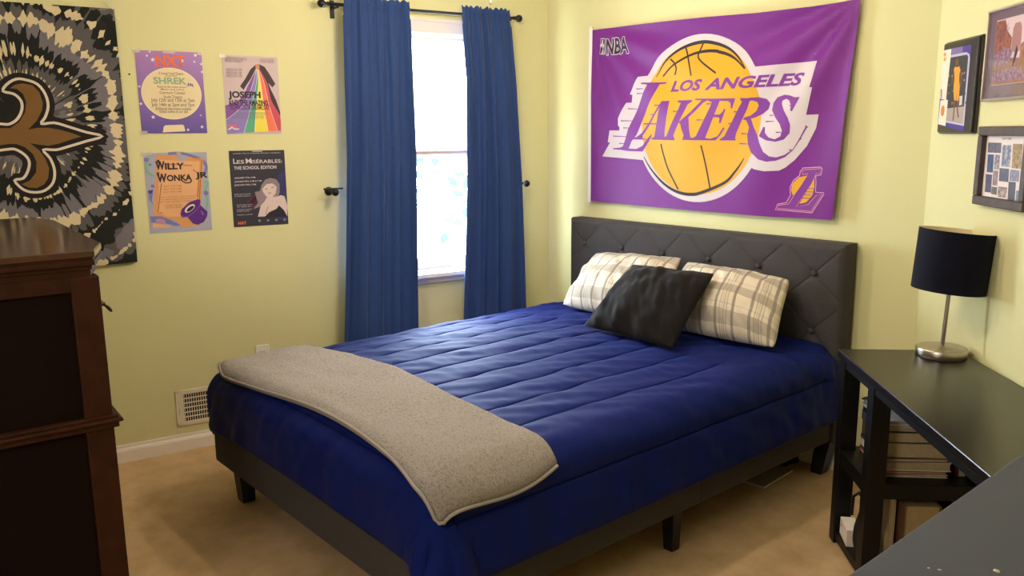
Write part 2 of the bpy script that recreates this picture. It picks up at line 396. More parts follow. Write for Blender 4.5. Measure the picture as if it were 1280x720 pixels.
# window: casing, sill, sashes, glass
win = empty('window_1', wl(-0.76, 0, 1.38), ROT_L)
struct(win)
def wb(name, boxes, m, bev=0.003):
    b = MB()
    for lo, hi in boxes:
        b.box((lo[0]+0.76, lo[1], lo[2]-1.38), (hi[0]+0.76, hi[1], hi[2]-1.38), m, bev)
    return b.build(name, win)
wb('window_frame', [((WX0-0.07, -0.018, 0.72), (WX0+0.006, 0, WZ1)), ((WX1-0.006, -0.018, 0.72), (WX1+0.07, 0, WZ1)),
    ((WX0-0.07, -0.018, WZ1-0.006), (WX1+0.07, 0, 2.075)), ((WX0-0.08, -0.026, 2.072), (WX1+0.08, 0, 2.088)),
    ((WX0, 0, WZ0), (WX0+0.022, 0.13, WZ1)), ((WX1-0.022, 0, WZ0), (WX1, 0.13, WZ1)), ((WX0, 0, WZ1-0.022), (WX1, 0.13, WZ1)), ((WX0, 0.0, WZ0), (WX1, 0.13, WZ0+0.022))], TRIM)
wb('window_sill', [((WX0-0.09, -0.055, 0.722), (WX1+0.09, 0.02, 0.745)), ((WX0-0.07, -0.016, 0.687), (WX1+0.07, 0, 0.722)), ((WX0-0.07, -0.022, 0.700), (WX1+0.07, 0, 0.706))], TRIM)
x0, x1 = WX0+0.022, WX1-0.022
wb('lower_sash', [((x0, 0.05, 0.757), (x1, 0.085, 0.815)), ((x0, 0.05, 1.37), (x1, 0.085, 1.405)), ((x0, 0.05, 0.757), (x0+0.04, 0.085, 1.405)), ((x1-0.04, 0.05, 0.757), (x1, 0.085, 1.405)), ((x0+0.2, 0.04, 0.80), (x1-0.2, 0.05, 0.808))], TRIM, 0.004)
wb('upper_sash', [((x0, 0.09, 1.375), (x1, 0.12, 1.41)), ((x0, 0.09, 1.95), (x1, 0.12, 1.998)), ((x0, 0.09, 1.375), (x0+0.04, 0.12, 1.998)), ((x1-0.04, 0.09, 1.375), (x1, 0.12, 1.998))], TRIM, 0.004)
GLASS = bpy.data.materials.new('window_glass'); GLASS.use_nodes = True
N = NT(GLASS)
for nd in list(N.t.nodes):
    N.t.nodes.remove(nd)
go = N.n('ShaderNodeOutputMaterial'); gm = N.n('ShaderNodeMixShader', i_Fac=0.06)
gt = N.n('ShaderNodeBsdfTransparent'); gg = N.n('ShaderNodeBsdfGlossy', i_Roughness=0.02)
N.l(gt, 0, gm, 1); N.l(gg, 0, gm, 2); N.l(gm, 0, go, 0)
wb('glass', [((x0+0.035, 0.066, 0.81), (x1-0.035, 0.070, 1.375)), ((x0+0.035, 0.103, 1.405), (x1-0.035, 0.107, 1.955))], GLASS, 0)

# pleated shade over the upper half of the window
SHADE = bpy.data.materials.new('pleated_shade_cloth'); SHADE.use_nodes = True
N = NT(SHADE)
pb = N.t.nodes['Principled BSDF']; pb.inputs['Base Color'].default_value = lin('#f6efe2'); pb.inputs['Roughness'].default_value = 0.9
tr = N.n('ShaderNodeBsdfTranslucent'); tr.inputs[0].default_value = lin('#fff6ea')
mx = N.n('ShaderNodeMixShader', i_Fac=0.6)
N.l(pb, 0, mx, 1); N.l(tr, 0, mx, 2); N.l(mx, 0, N.t.nodes['Material Output'], 0)
sh = empty('window_shade', wl(-0.76, 0, 1.385), ROT_L)
tag(sh, 'white pleated shade covering the upper half of the window, with a tan bottom rail', 'shade')
b = MB()
k = 48
zz = [0.018 + (1.985-1.385-0.018)*i/k for i in range(k+1)]
for s_ in (0,):
    b.loft([[(x, 0.030 + (0.007 if i % 2 else -0.003), z) for i, z in enumerate(zz)] for x in (-0.372, 0.372)], SHADE, cap=False, closed=False)
b.build('pleated_cloth', sh)
MB().box((-0.373, 0.018, 0.0), (0.373, 0.042, 0.021), mat('tan_rail', '#c9a88c', 0.5), 0.003).build('bottom_rail', sh)
MB().box((-0.374, 0.010, 0.597), (0.374, 0.048, 0.612), TRIM, 0.003).build('head_rail', sh)

# a tree outside, bleached by the daylight
tree = empty('tree', (-6.1, 3.35, -3.0), 0)
tag(tree, 'leafy tree outside the window, bleached pale by daylight', 'tree')
b = MB()
LEAF = mat('leaf', '#22363a', 0.7, spec=0.1)
rt = random.Random(3)
for i in range(90):
    th = rt.uniform(0, 2*PI); ph = rt.uniform(-1, 1); rr = 1.25*rt.random()**0.4
    c = Vector((rr*math.cos(th)*math.sqrt(1-ph*ph), rr*math.sin(th)*math.sqrt(1-ph*ph), 4.1 + 1.0*rr*ph))
    a = Vector((rt.uniform(-1, 1), rt.uniform(-1, 1), rt.uniform(-1, 1))).normalized()*0.12
    d = a.orthogonal().normalized()*0.07
    b.poly([c-a, c+d, c+a, c-d], LEAF)
b.build('foliage', tree)
MB().tube([(0, 0, 0), (0.05, 0.02, 1.5), (0.0, 0.05, 3.0), (0.05, 0, 4.2)], [0.16, 0.13, 0.10, 0.04], mat('bark', '#5b4a3a', 0.9)).build('trunk', tree)

# ================================================================ bed
bed = empty('bed', (1.107, 0, 0))
tag(bed, 'charcoal upholstered bed with a button tufted headboard against the back wall', 'bed')
BX = 1.107
HW = 0.814
# tufted headboard
xs = np.unique(np.round(np.concatenate([np.linspace(-HW, HW, 420)]), 5))
zs = np.linspace(0.30, 1.03, 190)
ROW1, ROW2, STEP, BX0 = 0.895, 0.642, 0.2745, 0.413-BX
btn = [(BX0+i*STEP, ROW1) for i in range(6)] + [(BX0+i*STEP, ROW2) for i in range(6)]
X, Z = np.meshgrid(xs, zs, indexing='ij')
# diagonal seams: u and v lattice through the buttons
hz = (ROW1-ROW2)/2
pu = (X-BX0)/(STEP/2) + (Z-ROW1)/hz
pv = (X-BX0)/(STEP/2) - (Z-ROW1)/hz
def near(p):
    q = (p/2) - np.round(p/2)
    return np.abs(q)*2
scale_ = 1/math.hypot(1/(STEP/2), 1/hz)
d = np.minimum(near(pu), near(pv))*scale_
h = 0.0042*(1-np.exp(-d/0.04)) - 0.0035*np.exp(-(d/0.003)**2)
for bx, bz in btn:
    rr = np.hypot(X-bx, Z-bz)
    h -= 0.009*np.exp(-(rr/0.026)**2)
# quieter near the edges, and rounded outer edge
ed = np.minimum(np.minimum(X+HW, HW-X), 1.03-Z)
h *= np.clip(ed/0.05, 0, 1)
rnd = 0.03
h -= np.where(ed < rnd, rnd - np.sqrt(np.maximum(0, rnd**2-(rnd-np.clip(ed, 0, rnd))**2)), 0)
P = np.stack([X, -0.112-h, Z], -1)
b = MB()
b.grid(P, CHAR)
# sides, top and back of the headboard
n, k = P.shape[:2]
loop = [tuple(P[0, j]) for j in range(k)] + [tuple(P[i, k-1]) for i in range(1, n)] + [tuple(P[n-1, j]) for j in range(k-2, -1, -1)]
idx = b.mi(CHAR)
fr = [b.bm.verts.new(p) for p in loop]
bk_ = [b.bm.verts.new((p[0], -0.016, p[2])) for p in loop]
bk2 = [b.bm.verts.new((p[0]*0.99, -0.010, 0.3+(p[2]-0.3)*0.99)) for p in loop]
for A_, B_ in ((fr, bk_), (bk_, bk2)):
    for i in range(len(loop)-1):
        f = b.bm.faces.new((A_[i], A_[i+1], B_[i+1], B_[i])); f.material_index = idx; f.smooth = True
b.bm.faces.new(bk2[::-1])
b.box((-HW, -0.11, 0.160), (HW, -0.012, 0.31), CHAR, 0.012)
hb = b.build('headboard', bed, merge=1e-5)
for bx, bz in btn:
    MB().lathe([(0.0005, 0.0), (0.012, 0.001), (0.0135, 0.004), (0.011, 0.008), (0.006, 0.0105), (0.0005, 0.011)], CHAR, 14,
               M=Matrix.Translation((bx, -0.1085, bz)) @ Matrix.Rotation(PI/2, 4, 'X')).build('button', hb)
# rails
def rail(name, lo, hi):
    return MB().box(lo, hi, CHAR, 0.012, 3).build(name, bed)
rail('side_rail', (-0.795, -2.15, 0.164), (-0.755, -0.10, 0.39))
rr_ = rail('side_rail', (0.755, -2.15, 0.164), (0.795, -0.10, 0.39))
MB().box((0.7952, -1.02, 0.170), (0.7962, -1.018, 0.385), DARKHOLE).build('seam', rr_)
rail('foot_rail', (-0.797, -2.188, 0.162), (0.797, -2.145, 0.39))
MB().box((-0.75, -2.14, 0.26), (0.75, -0.13, 0.30), mat('slat_wood', '#8a6d4e', 0.7)).build('slat_base', bed)
def leg(x, y, lean=0.0, w=0.03):
    b = MB()
    b.loft([[(x+lean*(1-t)+sx*ww, y+sy*ww, z) for sx, sy in ((-1, -1), (1, -1), (1, 1), (-1, 1))] for z, ww, t in ((0.0, w*0.72, 0), (0.006, w*0.78, 0), (0.165, w, 1), (0.20, w, 1))], LEGBLACK)
    return b.build('leg', bed)
leg(-0.70, -2.11, 0.012, 0.034); leg(0.70, -2.11, -0.012, 0.034)
leg(0.742, -1.115, 0.0, 0.026); leg(-0.742, -1.115, 0.0, 0.026)
leg(0.765, -0.075, -0.028, 0.034); leg(-0.74, -0.075, 0.02, 0.034)
MB().box((-0.75, -2.13, 0.30), (0.75, -0.13, 0.56), mat('mattress_cloth', '#d8d4cc', 0.9), 0.05, 4).build('mattress', bed)

# ================================================================ comforter
XC = 1.115; FA = 0.72; YH = -0.135; YF = -2.115; RS = 0.09; ZT = 0.575
def cloth(u, v, off=0.0, ret_l=False):
    """cloth coordinates -> draped point. u across from the bed's middle, v along from the head"""
    u = np.asarray(u, float); v = np.asarray(v, float)
    eu = np.where(u > FA, u-FA, np.where(u < -FA, -u-FA, 0.0))
    L = YH-YF
    ev = np.where(v > L, v-L, 0.0)
    sg = np.sign(u)
    right = u > 0
    p = np.where(right, 2.6, 5.0)
    ln = (eu**p + ev**p + 1e-12)**(1/p)
    e2 = np.sqrt(eu**2+ev**2) + 1e-9
    du = np.where(e2 > 1e-8, eu/e2, 0); dv = np.where(e2 > 1e-8, ev/e2, 0)
    R = RS + off
    q = RS*PI/2
    t = np.clip(ln/RS, 0, PI/2)
    ext = np.maximum(0, ln-q)
    flare = np.where(right, 0.17, 0.06)*du + 0.07*dv
    hor = R*np.sin(t) + ext*flare
    drop = RS - R*np.cos(t) + ext*np.sqrt(1-np.clip(flare, 0, 0.5)**2)
    # corner folds
    ang = np.arctan2(ev, eu+1e-9)
    cw = np.where((eu > 0) & (ev > 0), np.sin(2*np.clip(ang, 0, PI/2)), 0)*np.clip(ext/0.15, 0, 1)
    hor = hor + cw*(0.012*np.sin(ang*9.0+0.6) + np.where(right, 0.03, -0.02))
    hor = hor + cw*np.where(right, 0.030*np.exp(-((ang-1.12)/0.10)**2) - 0.012*np.exp(-((ang-0.85)/0.12)**2), 0)
    cu_ = np.clip(u, -FA, FA); cv = np.clip(v, 0, L)
    crown = 0.024*(1-(cu_/FA)**2)*np.clip(1-((cv-1.0)/1.4)**2, 0, 1)
    crown = crown - 0.014*np.clip((-cu_-0.40)/0.32, 0, 1)
    x = XC + cu_ + sg*du*hor
    y = YH - cv - dv*hor
    z = ZT + crown - drop
    if ret_l:
        return np.stack([x, y, z], -1), ln
    return np.stack([x, y, z], -1)
def normals_of(P):
    a = np.gradient(P, axis=0); b = np.gradient(P, axis=1)
    n_ = np.cross(b, a); n_ /= np.linalg.norm(n_, axis=-1, keepdims=True)+1e-12
    return n_
UL, UR, VF = -FA-0.285, FA+0.33, (YH-YF)+0.288
lines_u = [-0.692 + 0.1645*i for i in range(0, 9)]
BU_L, BU_R, BV = UL+0.165, UR-0.175, (YH-YF)+0.055
base_u = np.linspace(UL, UR, 250)
ex = np.array([l+dx for l in lines_u+[BU_L, BU_R] for dx in (-0.008, -0.004, -0.0018, 0, 0.0018, 0.004, 0.008)])
us = np.unique(np.round(np.concatenate([base_u, ex]), 4))
base_v = np.linspace(0, VF, 230)
vs_ = np.unique(np.round(np.concatenate([base_v, np.array([BV+dx for dx in (-0.008, -0.004, -0.0018, 0, 0.0018, 0.004, 0.008)])]), 4))
U, V = np.meshgrid(us, vs_, indexing='ij')
def wav(U, V, fu, fv, seed):
    out = np.zeros(U.shape)
    it = np.nditer(U, flags=['multi_index'])
    for val in it:
        i = it.multi_index
        out[i] = noise.noise(Vector((U[i]*fu, V[i]*fv, seed)))
    return out
w1 = wav(U, V, 2.2, 3.0, 1.0); w2 = wav(U, V, 7.0, 22.0, 4.0); w3 = wav(U+0.55*V, V-0.3*U, 16.0, 5.0, 9.0)
Uw = U + 0.010*w1
dm = np.full(U.shape, 9.0)
inside = (V < BV) & (V > 0.48 + 0.10*w1)
for l in lines_u:
    dd = np.abs(Uw-l)
    dd = np.where(inside, dd, np.hypot(dd, np.maximum(np.maximum(V-BV, 0.48+0.10*w1-V), 0)))
    dm = np.minimum(dm, dd)
dm = np.minimum(dm, np.where(V < BV, np.abs(U-BU_L), 9)); dm = np.minimum(dm, np.where(V < BV, np.abs(U-BU_R), 9))
dm = np.minimum(dm, np.where((U > BU_L) & (U < BU_R), np.abs(V-BV), 9))
P0, LN = cloth(U, V, 0.0, True)
hem = np.minimum(np.minimum(U-UL, UR-U), VF-V)
puff = 0.008*(1-np.exp(-dm/0.028)) - 0.0070*np.exp(-(dm/0.0030)**2)
puff += 0.0028*w2*np.clip(dm/0.03, 0, 1) + 0.004*w1 + 0.0065*w3*np.clip((V-0.0)/0.3, 0.3, 1)
head = np.clip(1-V/0.6, 0, 1)
puff += 0.012*head*w3 + 0.008*head*w2
hang = np.clip((LN-0.12)/0.1, 0, 1)
puff += hang*(0.014*wav(U*1.0, V*1.0, 3.0, 9.0, 3.3)*(np.abs(U) > FA) + 0.015*wav(U, V, 9.0, 2.0, 5.5)*(V > YH-YF))
puff *= np.clip(hem/0.02, 0.15, 1)
NP = normals_of(P0)
PT = P0 + NP*(puff[..., None]+0.013)
PB = P0 - NP*0.002
b = MB()
idx = b.mi(NAVY)
b.grid(PT, NAVY)
b.grid(PB, NAVY, flip=True)
n, k = PT.shape[:2]
ring = [(i, 0) for i in range(n)] + [(n-1, j) for j in range(1, k)] + [(i, k-1) for i in range(n-2, -1, -1)] + [(0, j) for j in range(k-2, 0, -1)]
b.bm.verts.ensure_lookup_table()
nv = n*k
for a_, c_ in zip(ring, ring[1:]+ring[:1]):
    va = b.bm.verts[a_[0]*k+a_[1]]; vb = b.bm.verts[c_[0]*k+c_[1]]
    wa = b.bm.verts[nv+a_[0]*k+a_[1]]; wb_ = b.bm.verts[nv+c_[0]*k+c_[1]]
    f = b.bm.faces.new((va, vb, wb_, wa)); f.material_index = idx; f.smooth = True
comf = b.build('comforter')
tag(comf, 'navy blue quilted comforter spread over the bed', 'comforter')
# bound hem
hb_pts = [tuple(PT[0, j]*0.5+PB[0, j]*0.5) for j in range(0, k, 2)] + [tuple(PT[i, k-1]*0.5+PB[i, k-1]*0.5) for i in range(0, n, 2)] + [tuple(PT[n-1, j]*0.5+PB[n-1, j]*0.5) for j in range(k-1, -1, -2)]
MB().tube(hb_pts, 0.006, NAVY_THREAD, 6).build('hem_binding', comf)

# ================================================================ throw blanket
FLEECE = bpy.data.materials.new('fleece'); FLEECE.use_nodes = True
N = NT(FLEECE)
pb = N.t.nodes['Principled BSDF']; pb.inputs['Roughness'].default_value = 0.95; pb.inputs['Specular IOR Level'].default_value = 0.1
pb.inputs['Sheen Weight'].default_value = 0.3
tc = N.n('ShaderNodeTexCoord')
n1 = N.n('ShaderNodeTexNoise', i_Scale=170.0, i_Detail=6.0, i_Roughness=0.75)
mp_ = N.n('ShaderNodeMapping'); mp_.inputs['Scale'].default_value = (0.6, 1.6, 1.0)
N.l(tc, 'Object', mp_, 0); N.l(mp_, 0, n1, 'Vector')
cr = N.n('ShaderNodeValToRGB')
cr.color_ramp.elements[0].position = 0.34; cr.color_ramp.elements[0].color = lin('#635b56')
cr.color_ramp.elements[1].position = 0.52; cr.color_ramp.elements[1].color = lin('#aca199')
N.l(n1, 'Fac', cr, 'Fac'); N.l(cr, 'Color', pb, 'Base Color')
bpn = N.n('ShaderNodeBump', i_Strength=1.0, i_Distance=0.008)
N.l(n1, 'Fac', bpn, 'Height'); N.l(bpn, 'Normal', pb, 'Normal')
PIPING = mat('fleece_hem', '#938a83', 0.8)
na, nb_ = 260, 90
A_, B_ = np.meshgrid(np.linspace(0, 1, na), np.linspace(0, 1, nb_), indexing='ij')
bu0 = -FA-0.070 + 0.02*B_; bu1 = FA+0.100 + 0.035*(B_) + 0.012*np.sin(B_*5)
UU = bu0 + (bu1-bu0)*A_
Lb = YH-YF
bv0 = Lb-0.360 + 0.035*A_ - 0.02*np.sin(A_*PI) + 0.012*np.sin(A_*11)
bv1 = Lb+0.054 + 0.016*np.sin(A_*7+0.5) + 0.04*np.clip((A_-0.80)/0.20, 0, 1)**2 - 0.03*np.clip((0.1-A_)/0.1, 0, 1)
VV = bv0 + (bv1-bv0)*B_
PC = cloth(UU, VV)
NC = normals_of(PC)
dist = np.minimum(np.minimum(A_*1.65, (1-A_)*1.65), np.minimum(B_*0.42, (1-B_)*0.42))
ww1 = wav(UU, VV, 4.0, 6.0, 2.0); ww2 = wav(UU, VV, 14.0, 14.0, 7.0)
ww4 = wav(UU, VV, 130.0, 130.0, 1.7)
top = 0.029 + 0.015*np.sqrt(np.clip(dist/0.022, 0, 1)) + 0.008*ww1 + 0.003*ww2 + 0.0028*ww4*np.clip(dist/0.015, 0, 1)
b = MB()
PTb = PC + NC*top[..., None]; PBb = PC + NC*0.026
b.grid(PTb, FLEECE); b.grid(PBb, FLEECE, flip=True)
n, k = na, nb_
b.bm.verts.ensure_lookup_table(); nv = n*k
ring = [(i, 0) for i in range(n)] + [(n-1, j) for j in range(1, k)] + [(i, k-1) for i in range(n-2, -1, -1)] + [(0, j) for j in range(k-2, 0, -1)]
for a_, c_ in zip(ring, ring[1:]+ring[:1]):
    f = b.bm.faces.new((b.bm.verts[a_[0]*k+a_[1]], b.bm.verts[c_[0]*k+c_[1]], b.bm.verts[nv+c_[0]*k+c_[1]], b.bm.verts[nv+a_[0]*k+a_[1]]))
    f.material_index = 0; f.smooth = True
thr = b.build('throw_blanket')
tag(thr, 'folded beige fleece throw laid across the foot of the blue comforter', 'blanket')
for dz in (0.003, 0.013):
    pts = [tuple(PC[i, k-1]+NC[i, k-1]*(0.026+dz)) for i in range(0, n, 3)] + [tuple(PC[n-1, j]+NC[n-1, j]*(0.026+dz)) for j in range(k-1, -1, -3)]
    MB().tube(pts, 0.0055, PIPING, 7).build('hem', thr)

# ================================================================ pillows
def plaid(name, base, c1, c2, cth):
    m = bpy.data.materials.new(name); m.use_nodes = True
    N = NT(m)
    pb = N.t.nodes['Principled BSDF']; pb.inputs['Roughness'].default_value = 0.85; pb.inputs['Specular IOR Level'].default_value = 0.15
    uv = N.n('ShaderNodeUVMap'); sx = N.n('ShaderNodeSeparateXYZ'); N.l(uv, 0, sx, 0)
    def band(axis, period, stops):
        mul = N.n('ShaderNodeMath', operation='MULTIPLY'); mul.inputs[1].default_value = 1/period
        fr_ = N.n('ShaderNodeMath', operation='FRACT')
        N.l(sx, axis, mul, 0); N.l(mul, 0, fr_, 0)
        r = N.n('ShaderNodeValToRGB'); r.color_ramp.interpolation = 'CONSTANT'
        els = r.color_ramp.elements
        while len(els) > 1:
            els.remove(els[-1])
        els[0].position = 0; els[0].color = (0, 0, 0, 1)
        for p, v in stops:
            e = els.new(p); e.color = (v, v, v, 1)
        N.l(fr_, 0, r, 'Fac')
        return r
    def mixc(prev, fac, col, mulf):
        mm = N.n('ShaderNodeMath', operation='MULTIPLY'); mm.inputs[1].default_value = mulf
        N.l(fac, 'Color', mm, 0)
        x = N.n('ShaderNodeMix', data_type='RGBA')
        N.l(mm, 0, x, 0)
        if prev is None:
            x.inputs[6].default_value = lin(base)
        else:
            N.t.links.new(prev.outputs[2], x.inputs[6])
        x.inputs[7].default_value = lin(col)
        return x
    v1 = band('X', 0.155, [(0.05, 1), (0.13, 0), (0.56, 1), (0.64, 0)])
    v2 = band('X', 0.155, [(0.20, 1), (0.24, 0), (0.27, 1), (0.29, 0), (0.32, 1), (0.36, 0), (0.40, 1), (0.44, 0)])
    h1 = band('Y', 0.14, [(0.25, 1), (0.62, 0)])
    h2 = band('Y', 0.14, [(0.80, 1), (0.83, 0), (0.06, 0)])
    a = mixc(None, h1, c1, 0.6)
    a = mixc(a, v2, cth, 0.45)
    a = mixc(a, v1, c2, 0.75)
    a = mixc(a, h2, cth, 0.35)
    N.t.links.new(a.outputs[2], pb.inputs['Base Color'])
    tc = N.n('ShaderNodeTexCoord'); nz = N.n('ShaderNodeTexNoise', i_Scale=14.0, i_Detail=3.0)
    N.l(tc, 'Object', nz, 'Vector')
    bb = N.n('ShaderNodeBump', i_Strength=0.35, i_Distance=0.02)
    N.l(nz, 'Fac', bb, 'Height'); N.l(bb, 'Normal', pb, 'Normal')
    return m
PLAID = plaid('plaid_cotton', '#d6cab8', '#9a8f84', '#7a7270', '#7f7872')
CUSH = mat('charcoal_cushion', '#191617', 0.9, spec=0.12, sheen=0.1, bump=(700, 0.2, 0.001))
def pillow(name, bl, br, tr_, tl, thick, m, seed, wrinkle=0.006, pinch=0.035, sag=0.0, cr_=0.09):
    bl, br, tr_, tl = map(np.array, (bl, br, tr_, tl))
    n = 64
    a = np.linspace(-1, 1, n)
    A, B = np.meshgrid(a, a, indexing='ij')
    # sides curve in a little between the corners
    A2 = A*(1 - pinch*(1-B**2)*np.abs(A)**2); B2 = B*(1 - pinch*(1-A**2)*np.abs(B)**2)
    A2, B2 = A2*np.sqrt(1-cr_*B**6*np.abs(A)**3), B2*np.sqrt(1-cr_*A**6*np.abs(B)**3)
    s = (A2+1)/2; t = (B2+1)/2
    W = (1-s)[..., None]*(1-t)[..., None]*bl + s[..., None]*(1-t)[..., None]*br + s[..., None]*t[..., None]*tr_ + (1-s)[..., None]*t[..., None]*tl
    nrm = np.cross((br-bl), (tl-bl)); nrm = nrm/np.linalg.norm(nrm)
    prof = (np.clip(1-np.abs(A)**2.2, 0, 1)*np.clip(1-np.abs(B)**2.2, 0, 1))**0.62
    prof = prof*(1 + 0.25*sag*(-B))
    wr = wav(A, B, 2.6, 2.6, seed) + 0.6*wav(A+0.4*B, B, 7.0, 3.0, seed+3)
    front = W + nrm*((thick*prof + wrinkle*wr*np.clip(prof*3, 0, 1))[..., None])
    back_ = W - nrm*((thick*0.62*prof)[..., None])
    wid = np.linalg.norm(br-bl); hei = np.linalg.norm(tl-bl)
    uv = np.stack([s*wid, t*hei], -1)
    b = MB()
    b.grid(front, m, uv=uv); b.grid(back_, m, flip=True, uv=uv)
    return b.build(name, merge=1e-5), front, nrm
pl, _, _ = pillow('pillow', (0.60, -0.475, 0.626), (1.215, -0.50, 0.626), (1.150, -0.185, 0.905), (0.565, -0.185, 0.868), 0.105, PLAID, 1.0, 0.014, sag=1.0)
tag(pl, 'grey and white plaid pillow on the left, lit by the window', 'pillow', 'plaid pillows against the headboard')
pr_, _, _ = pillow('pillow', (1.235, -0.50, 0.632), (1.825, -0.445, 0.626), (1.725, -0.185, 0.872), (1.165, -0.185, 0.890), 0.115, PLAID, 5.0, 0.013, sag=1.0)
tag(pr_, 'cream and grey plaid pillow on the right, leaning on the headboard', 'pillow', 'plaid pillows against the headboard')
cu_, _, _ = pillow('cushion', (1.022, -0.740, 0.632), (1.548, -0.755, 0.628), (1.500, -0.415, 0.896), (1.025, -0.410, 0.882), 0.085, CUSH, 8.0, 0.017, 0.03, sag=0.6, cr_=0.05)
tag(cu_, 'dark charcoal square cushion propped in front of the two plaid pillows', 'cushion')

# ================================================================ curtains on the window wall
def lerp_tab(tab, z):
    zs_ = [t[0] for t in tab]
    return np.interp(z, zs_[::-1], [t[1] for t in tab][::-1]), np.interp(z, zs_[::-1], [t[2] for t in tab][::-1])
def curtain(tab, nf, seed, label):
    root = empty('curtain', wl(tab[0][1], 0.1, 0), ROT_L)
    tag(root, label, 'curtain', 'blue curtains at the window')
    nz, nx = 120, 170
    z = np.linspace(0.05, 2.150, nz); a = np.linspace(0, 1, nx)
    A, Z_ = np.meshgrid(a, z, indexing='ij')
    l, r = lerp_tab(tab, z)
    X_ = l[None, :] + (r-l)[None, :]*A
    ph = 2*PI*nf*A
    wv = np.sin(ph + 0.9*np.sin(ph*0.37+seed) + 0.35*np.sin(Z_*1.7+seed))
    wv = np.sign(wv)*np.abs(wv)**0.8
    amp = np.interp(Z_, [0, 1.2, 2.0, 2.15], [0.028, 0.024, 0.014, 0.011])*(0.75+0.35*np.sin(ph*0.29+seed*2))
    fine = 0.003*np.sin(ph*2.7+seed*5)*np.clip((Z_-1.4)/0.7, 0, 1)
    X_ = X_ + 0.012*np.sin(ph*1.0+1.3)*np.clip(1.9-Z_, 0, 1)
    Y_ = -0.105 - amp*wv - fine
    # rod pocket: the fabric bulges round the rod
    Y_ = Y_ - 0.004*np.exp(-((Z_-2.112)/0.014)**2) + 0.010*np.exp(-((Z_-2.09)/0.01)**2)
    ztop = Z_ + (Z_ > 2.13)*(0.006*np.sin(ph*2.3+seed))
    P = np.stack([X_-tab[0][1], Y_+0.1, ztop], -1)
    b = MB(); b.grid(P, CURT)
    o = b.build('panel', root)
    md = o.modifiers.new('thickness', 'SOLIDIFY'); md.thickness = 0.003; md.offset = 0.0
    # side hems, doubled cloth
    for col in (0, nx-1):
        pts = [tuple(P[col, j]) for j in range(0, nz-3, 3)]
        MB().tube(pts, 0.004, CURT, 6).build('side_hem', root)
    return root
curtain([(2.15, -1.262, -0.918), (1.39, -1.285, -0.912), (0.46, -1.350, -0.932), (0.0, -1.375, -0.940)], 4.3, 0.4, 'blue curtain panel left of the window gap')
curtain([(2.15, -0.615, -0.325), (1.78, -0.594, -0.290), (1.21, -0.610, -0.259), (0.50, -0.651, -0.241), (0.0, -0.660, -0.235)], 4.2, 2.1, 'blue curtain panel right of the window gap, nearer the corner')
rod = empty('curtain_rod', wl(-0.80, 0.085, 2.112), ROT_L)
tag(rod, 'dark metal curtain rod with round finials above the window', 'curtain rod')
Mx = Matrix.Rotation(PI/2, 4, 'Y')
b = MB(); b.tube([(-0.53, 0, 0), (-0.1, 0, 0)], 0.0085, RODM, 12).tube([(-0.12, 0, 0), (0.52, 0, 0)], 0.007, RODM, 12); b.build('rod', rod)
for s_ in (-1, 1):
    x0_ = -0.53 if s_ < 0 else 0.515
    MB().lathe([(0.001, 0), (0.0095, 0.001), (0.011, 0.006), (0.006, 0.012), (0.012, 0.018), (0.018, 0.028), (0.0195, 0.036), (0.017, 0.046), (0.009, 0.053), (0.001, 0.055)], RODM, 20,
               M=Matrix.Translation((x0_, 0, 0)) @ Matrix.Rotation(s_*PI/2, 4, 'Y')).build('finial', rod)
    xb = x0_ + (0.045 if s_ < 0 else -0.022)
    MB().box((xb-0.010, 0.074, -0.055), (xb+0.010, 0.0845, 0.03), RODM, 0.002).box((xb-0.005, -0.008, -0.016), (xb+0.005, 0.078, -0.008), RODM, 0.001).build('bracket', rod)
def holdback(X, z, bar, label):
    r = empty('curtain_holdback', wl(X, 0, z), ROT_L)
    tag(r, label, 'holdback', 'curtain holdbacks beside the window')
    M_ = Matrix.Rotation(PI/2, 4, 'X')
    MB().lathe([(0.001, 0.001), (0.022, 0.001), (0.022, 0.005), (0.010, 0.012), (0.006, 0.02), (0.006, 0.085)], RODM, 18, M=M_).build('stem', r)
    MB().lathe([(0.001, 0.08), (0.010, 0.083), (0.0185, 0.094), (0.0195, 0.102), (0.016, 0.112), (0.008, 0.118), (0.001, 0.12)], RODM, 18, M=M_).build('knob', r)
    if bar:
        MB().box((-0.05, -0.078, 0.012), (0.05, -0.066, 0.020), RODM, 0.002).build('bar', r)
    return r
holdback(-1.345, 1.214, True, 'dark metal holdback left of the left curtain')
holdback(-0.215, 1.214, False, 'dark round holdback knob right of the right curtain')

# ================================================================ wall vent and outlet
vent = empty('wall_vent', wl(-2.153, 0, 0.21), ROT_L)
tag(vent, 'off-white wall register vent low on the window wall beside the bed foot', 'vent')
VENTW = mat('vent_enamel', '#e6dac6', 0.5)
vw = 0.34; vh = 0.178
b = MB()
b.box((0, -0.006, -vh/2), (vw, 0, -vh/2+0.022), VENTW, 0.002).box((0, -0.006, vh/2-0.022), (vw, 0, vh/2), VENTW, 0.002)
b.box((0, -0.006, -vh/2), (0.036, 0, vh/2), VENTW, 0.002).box((vw-0.036, -0.006, -vh/2), (vw, 0, vh/2), VENTW, 0.002)
b.box((vw/2-0.005, -0.006, -vh/2), (vw/2+0.005, 0, vh/2), VENTW, 0.001)
b.build('frame', vent)
MB().box((0.03, -0.0022, -vh/2+0.018), (vw-0.03, -0.0008, vh/2-0.018), DARKHOLE).build('backing', vent)
b = MB()
for i in range(25):
    x = 0.04 + i*(vw-0.08)/24
    b.box((x-0.0016, -0.0045, -vh/2+0.02), (x+0.0016, -0.0025, vh/2-0.02), VENTW)
for j in range(1, 6):
    z = -vh/2+0.02 + j*(vh-0.04)/6
    b.box((0.034, -0.0042, z-0.0028), (vw-0.034, -0.0027, z+0.0028), VENTW)
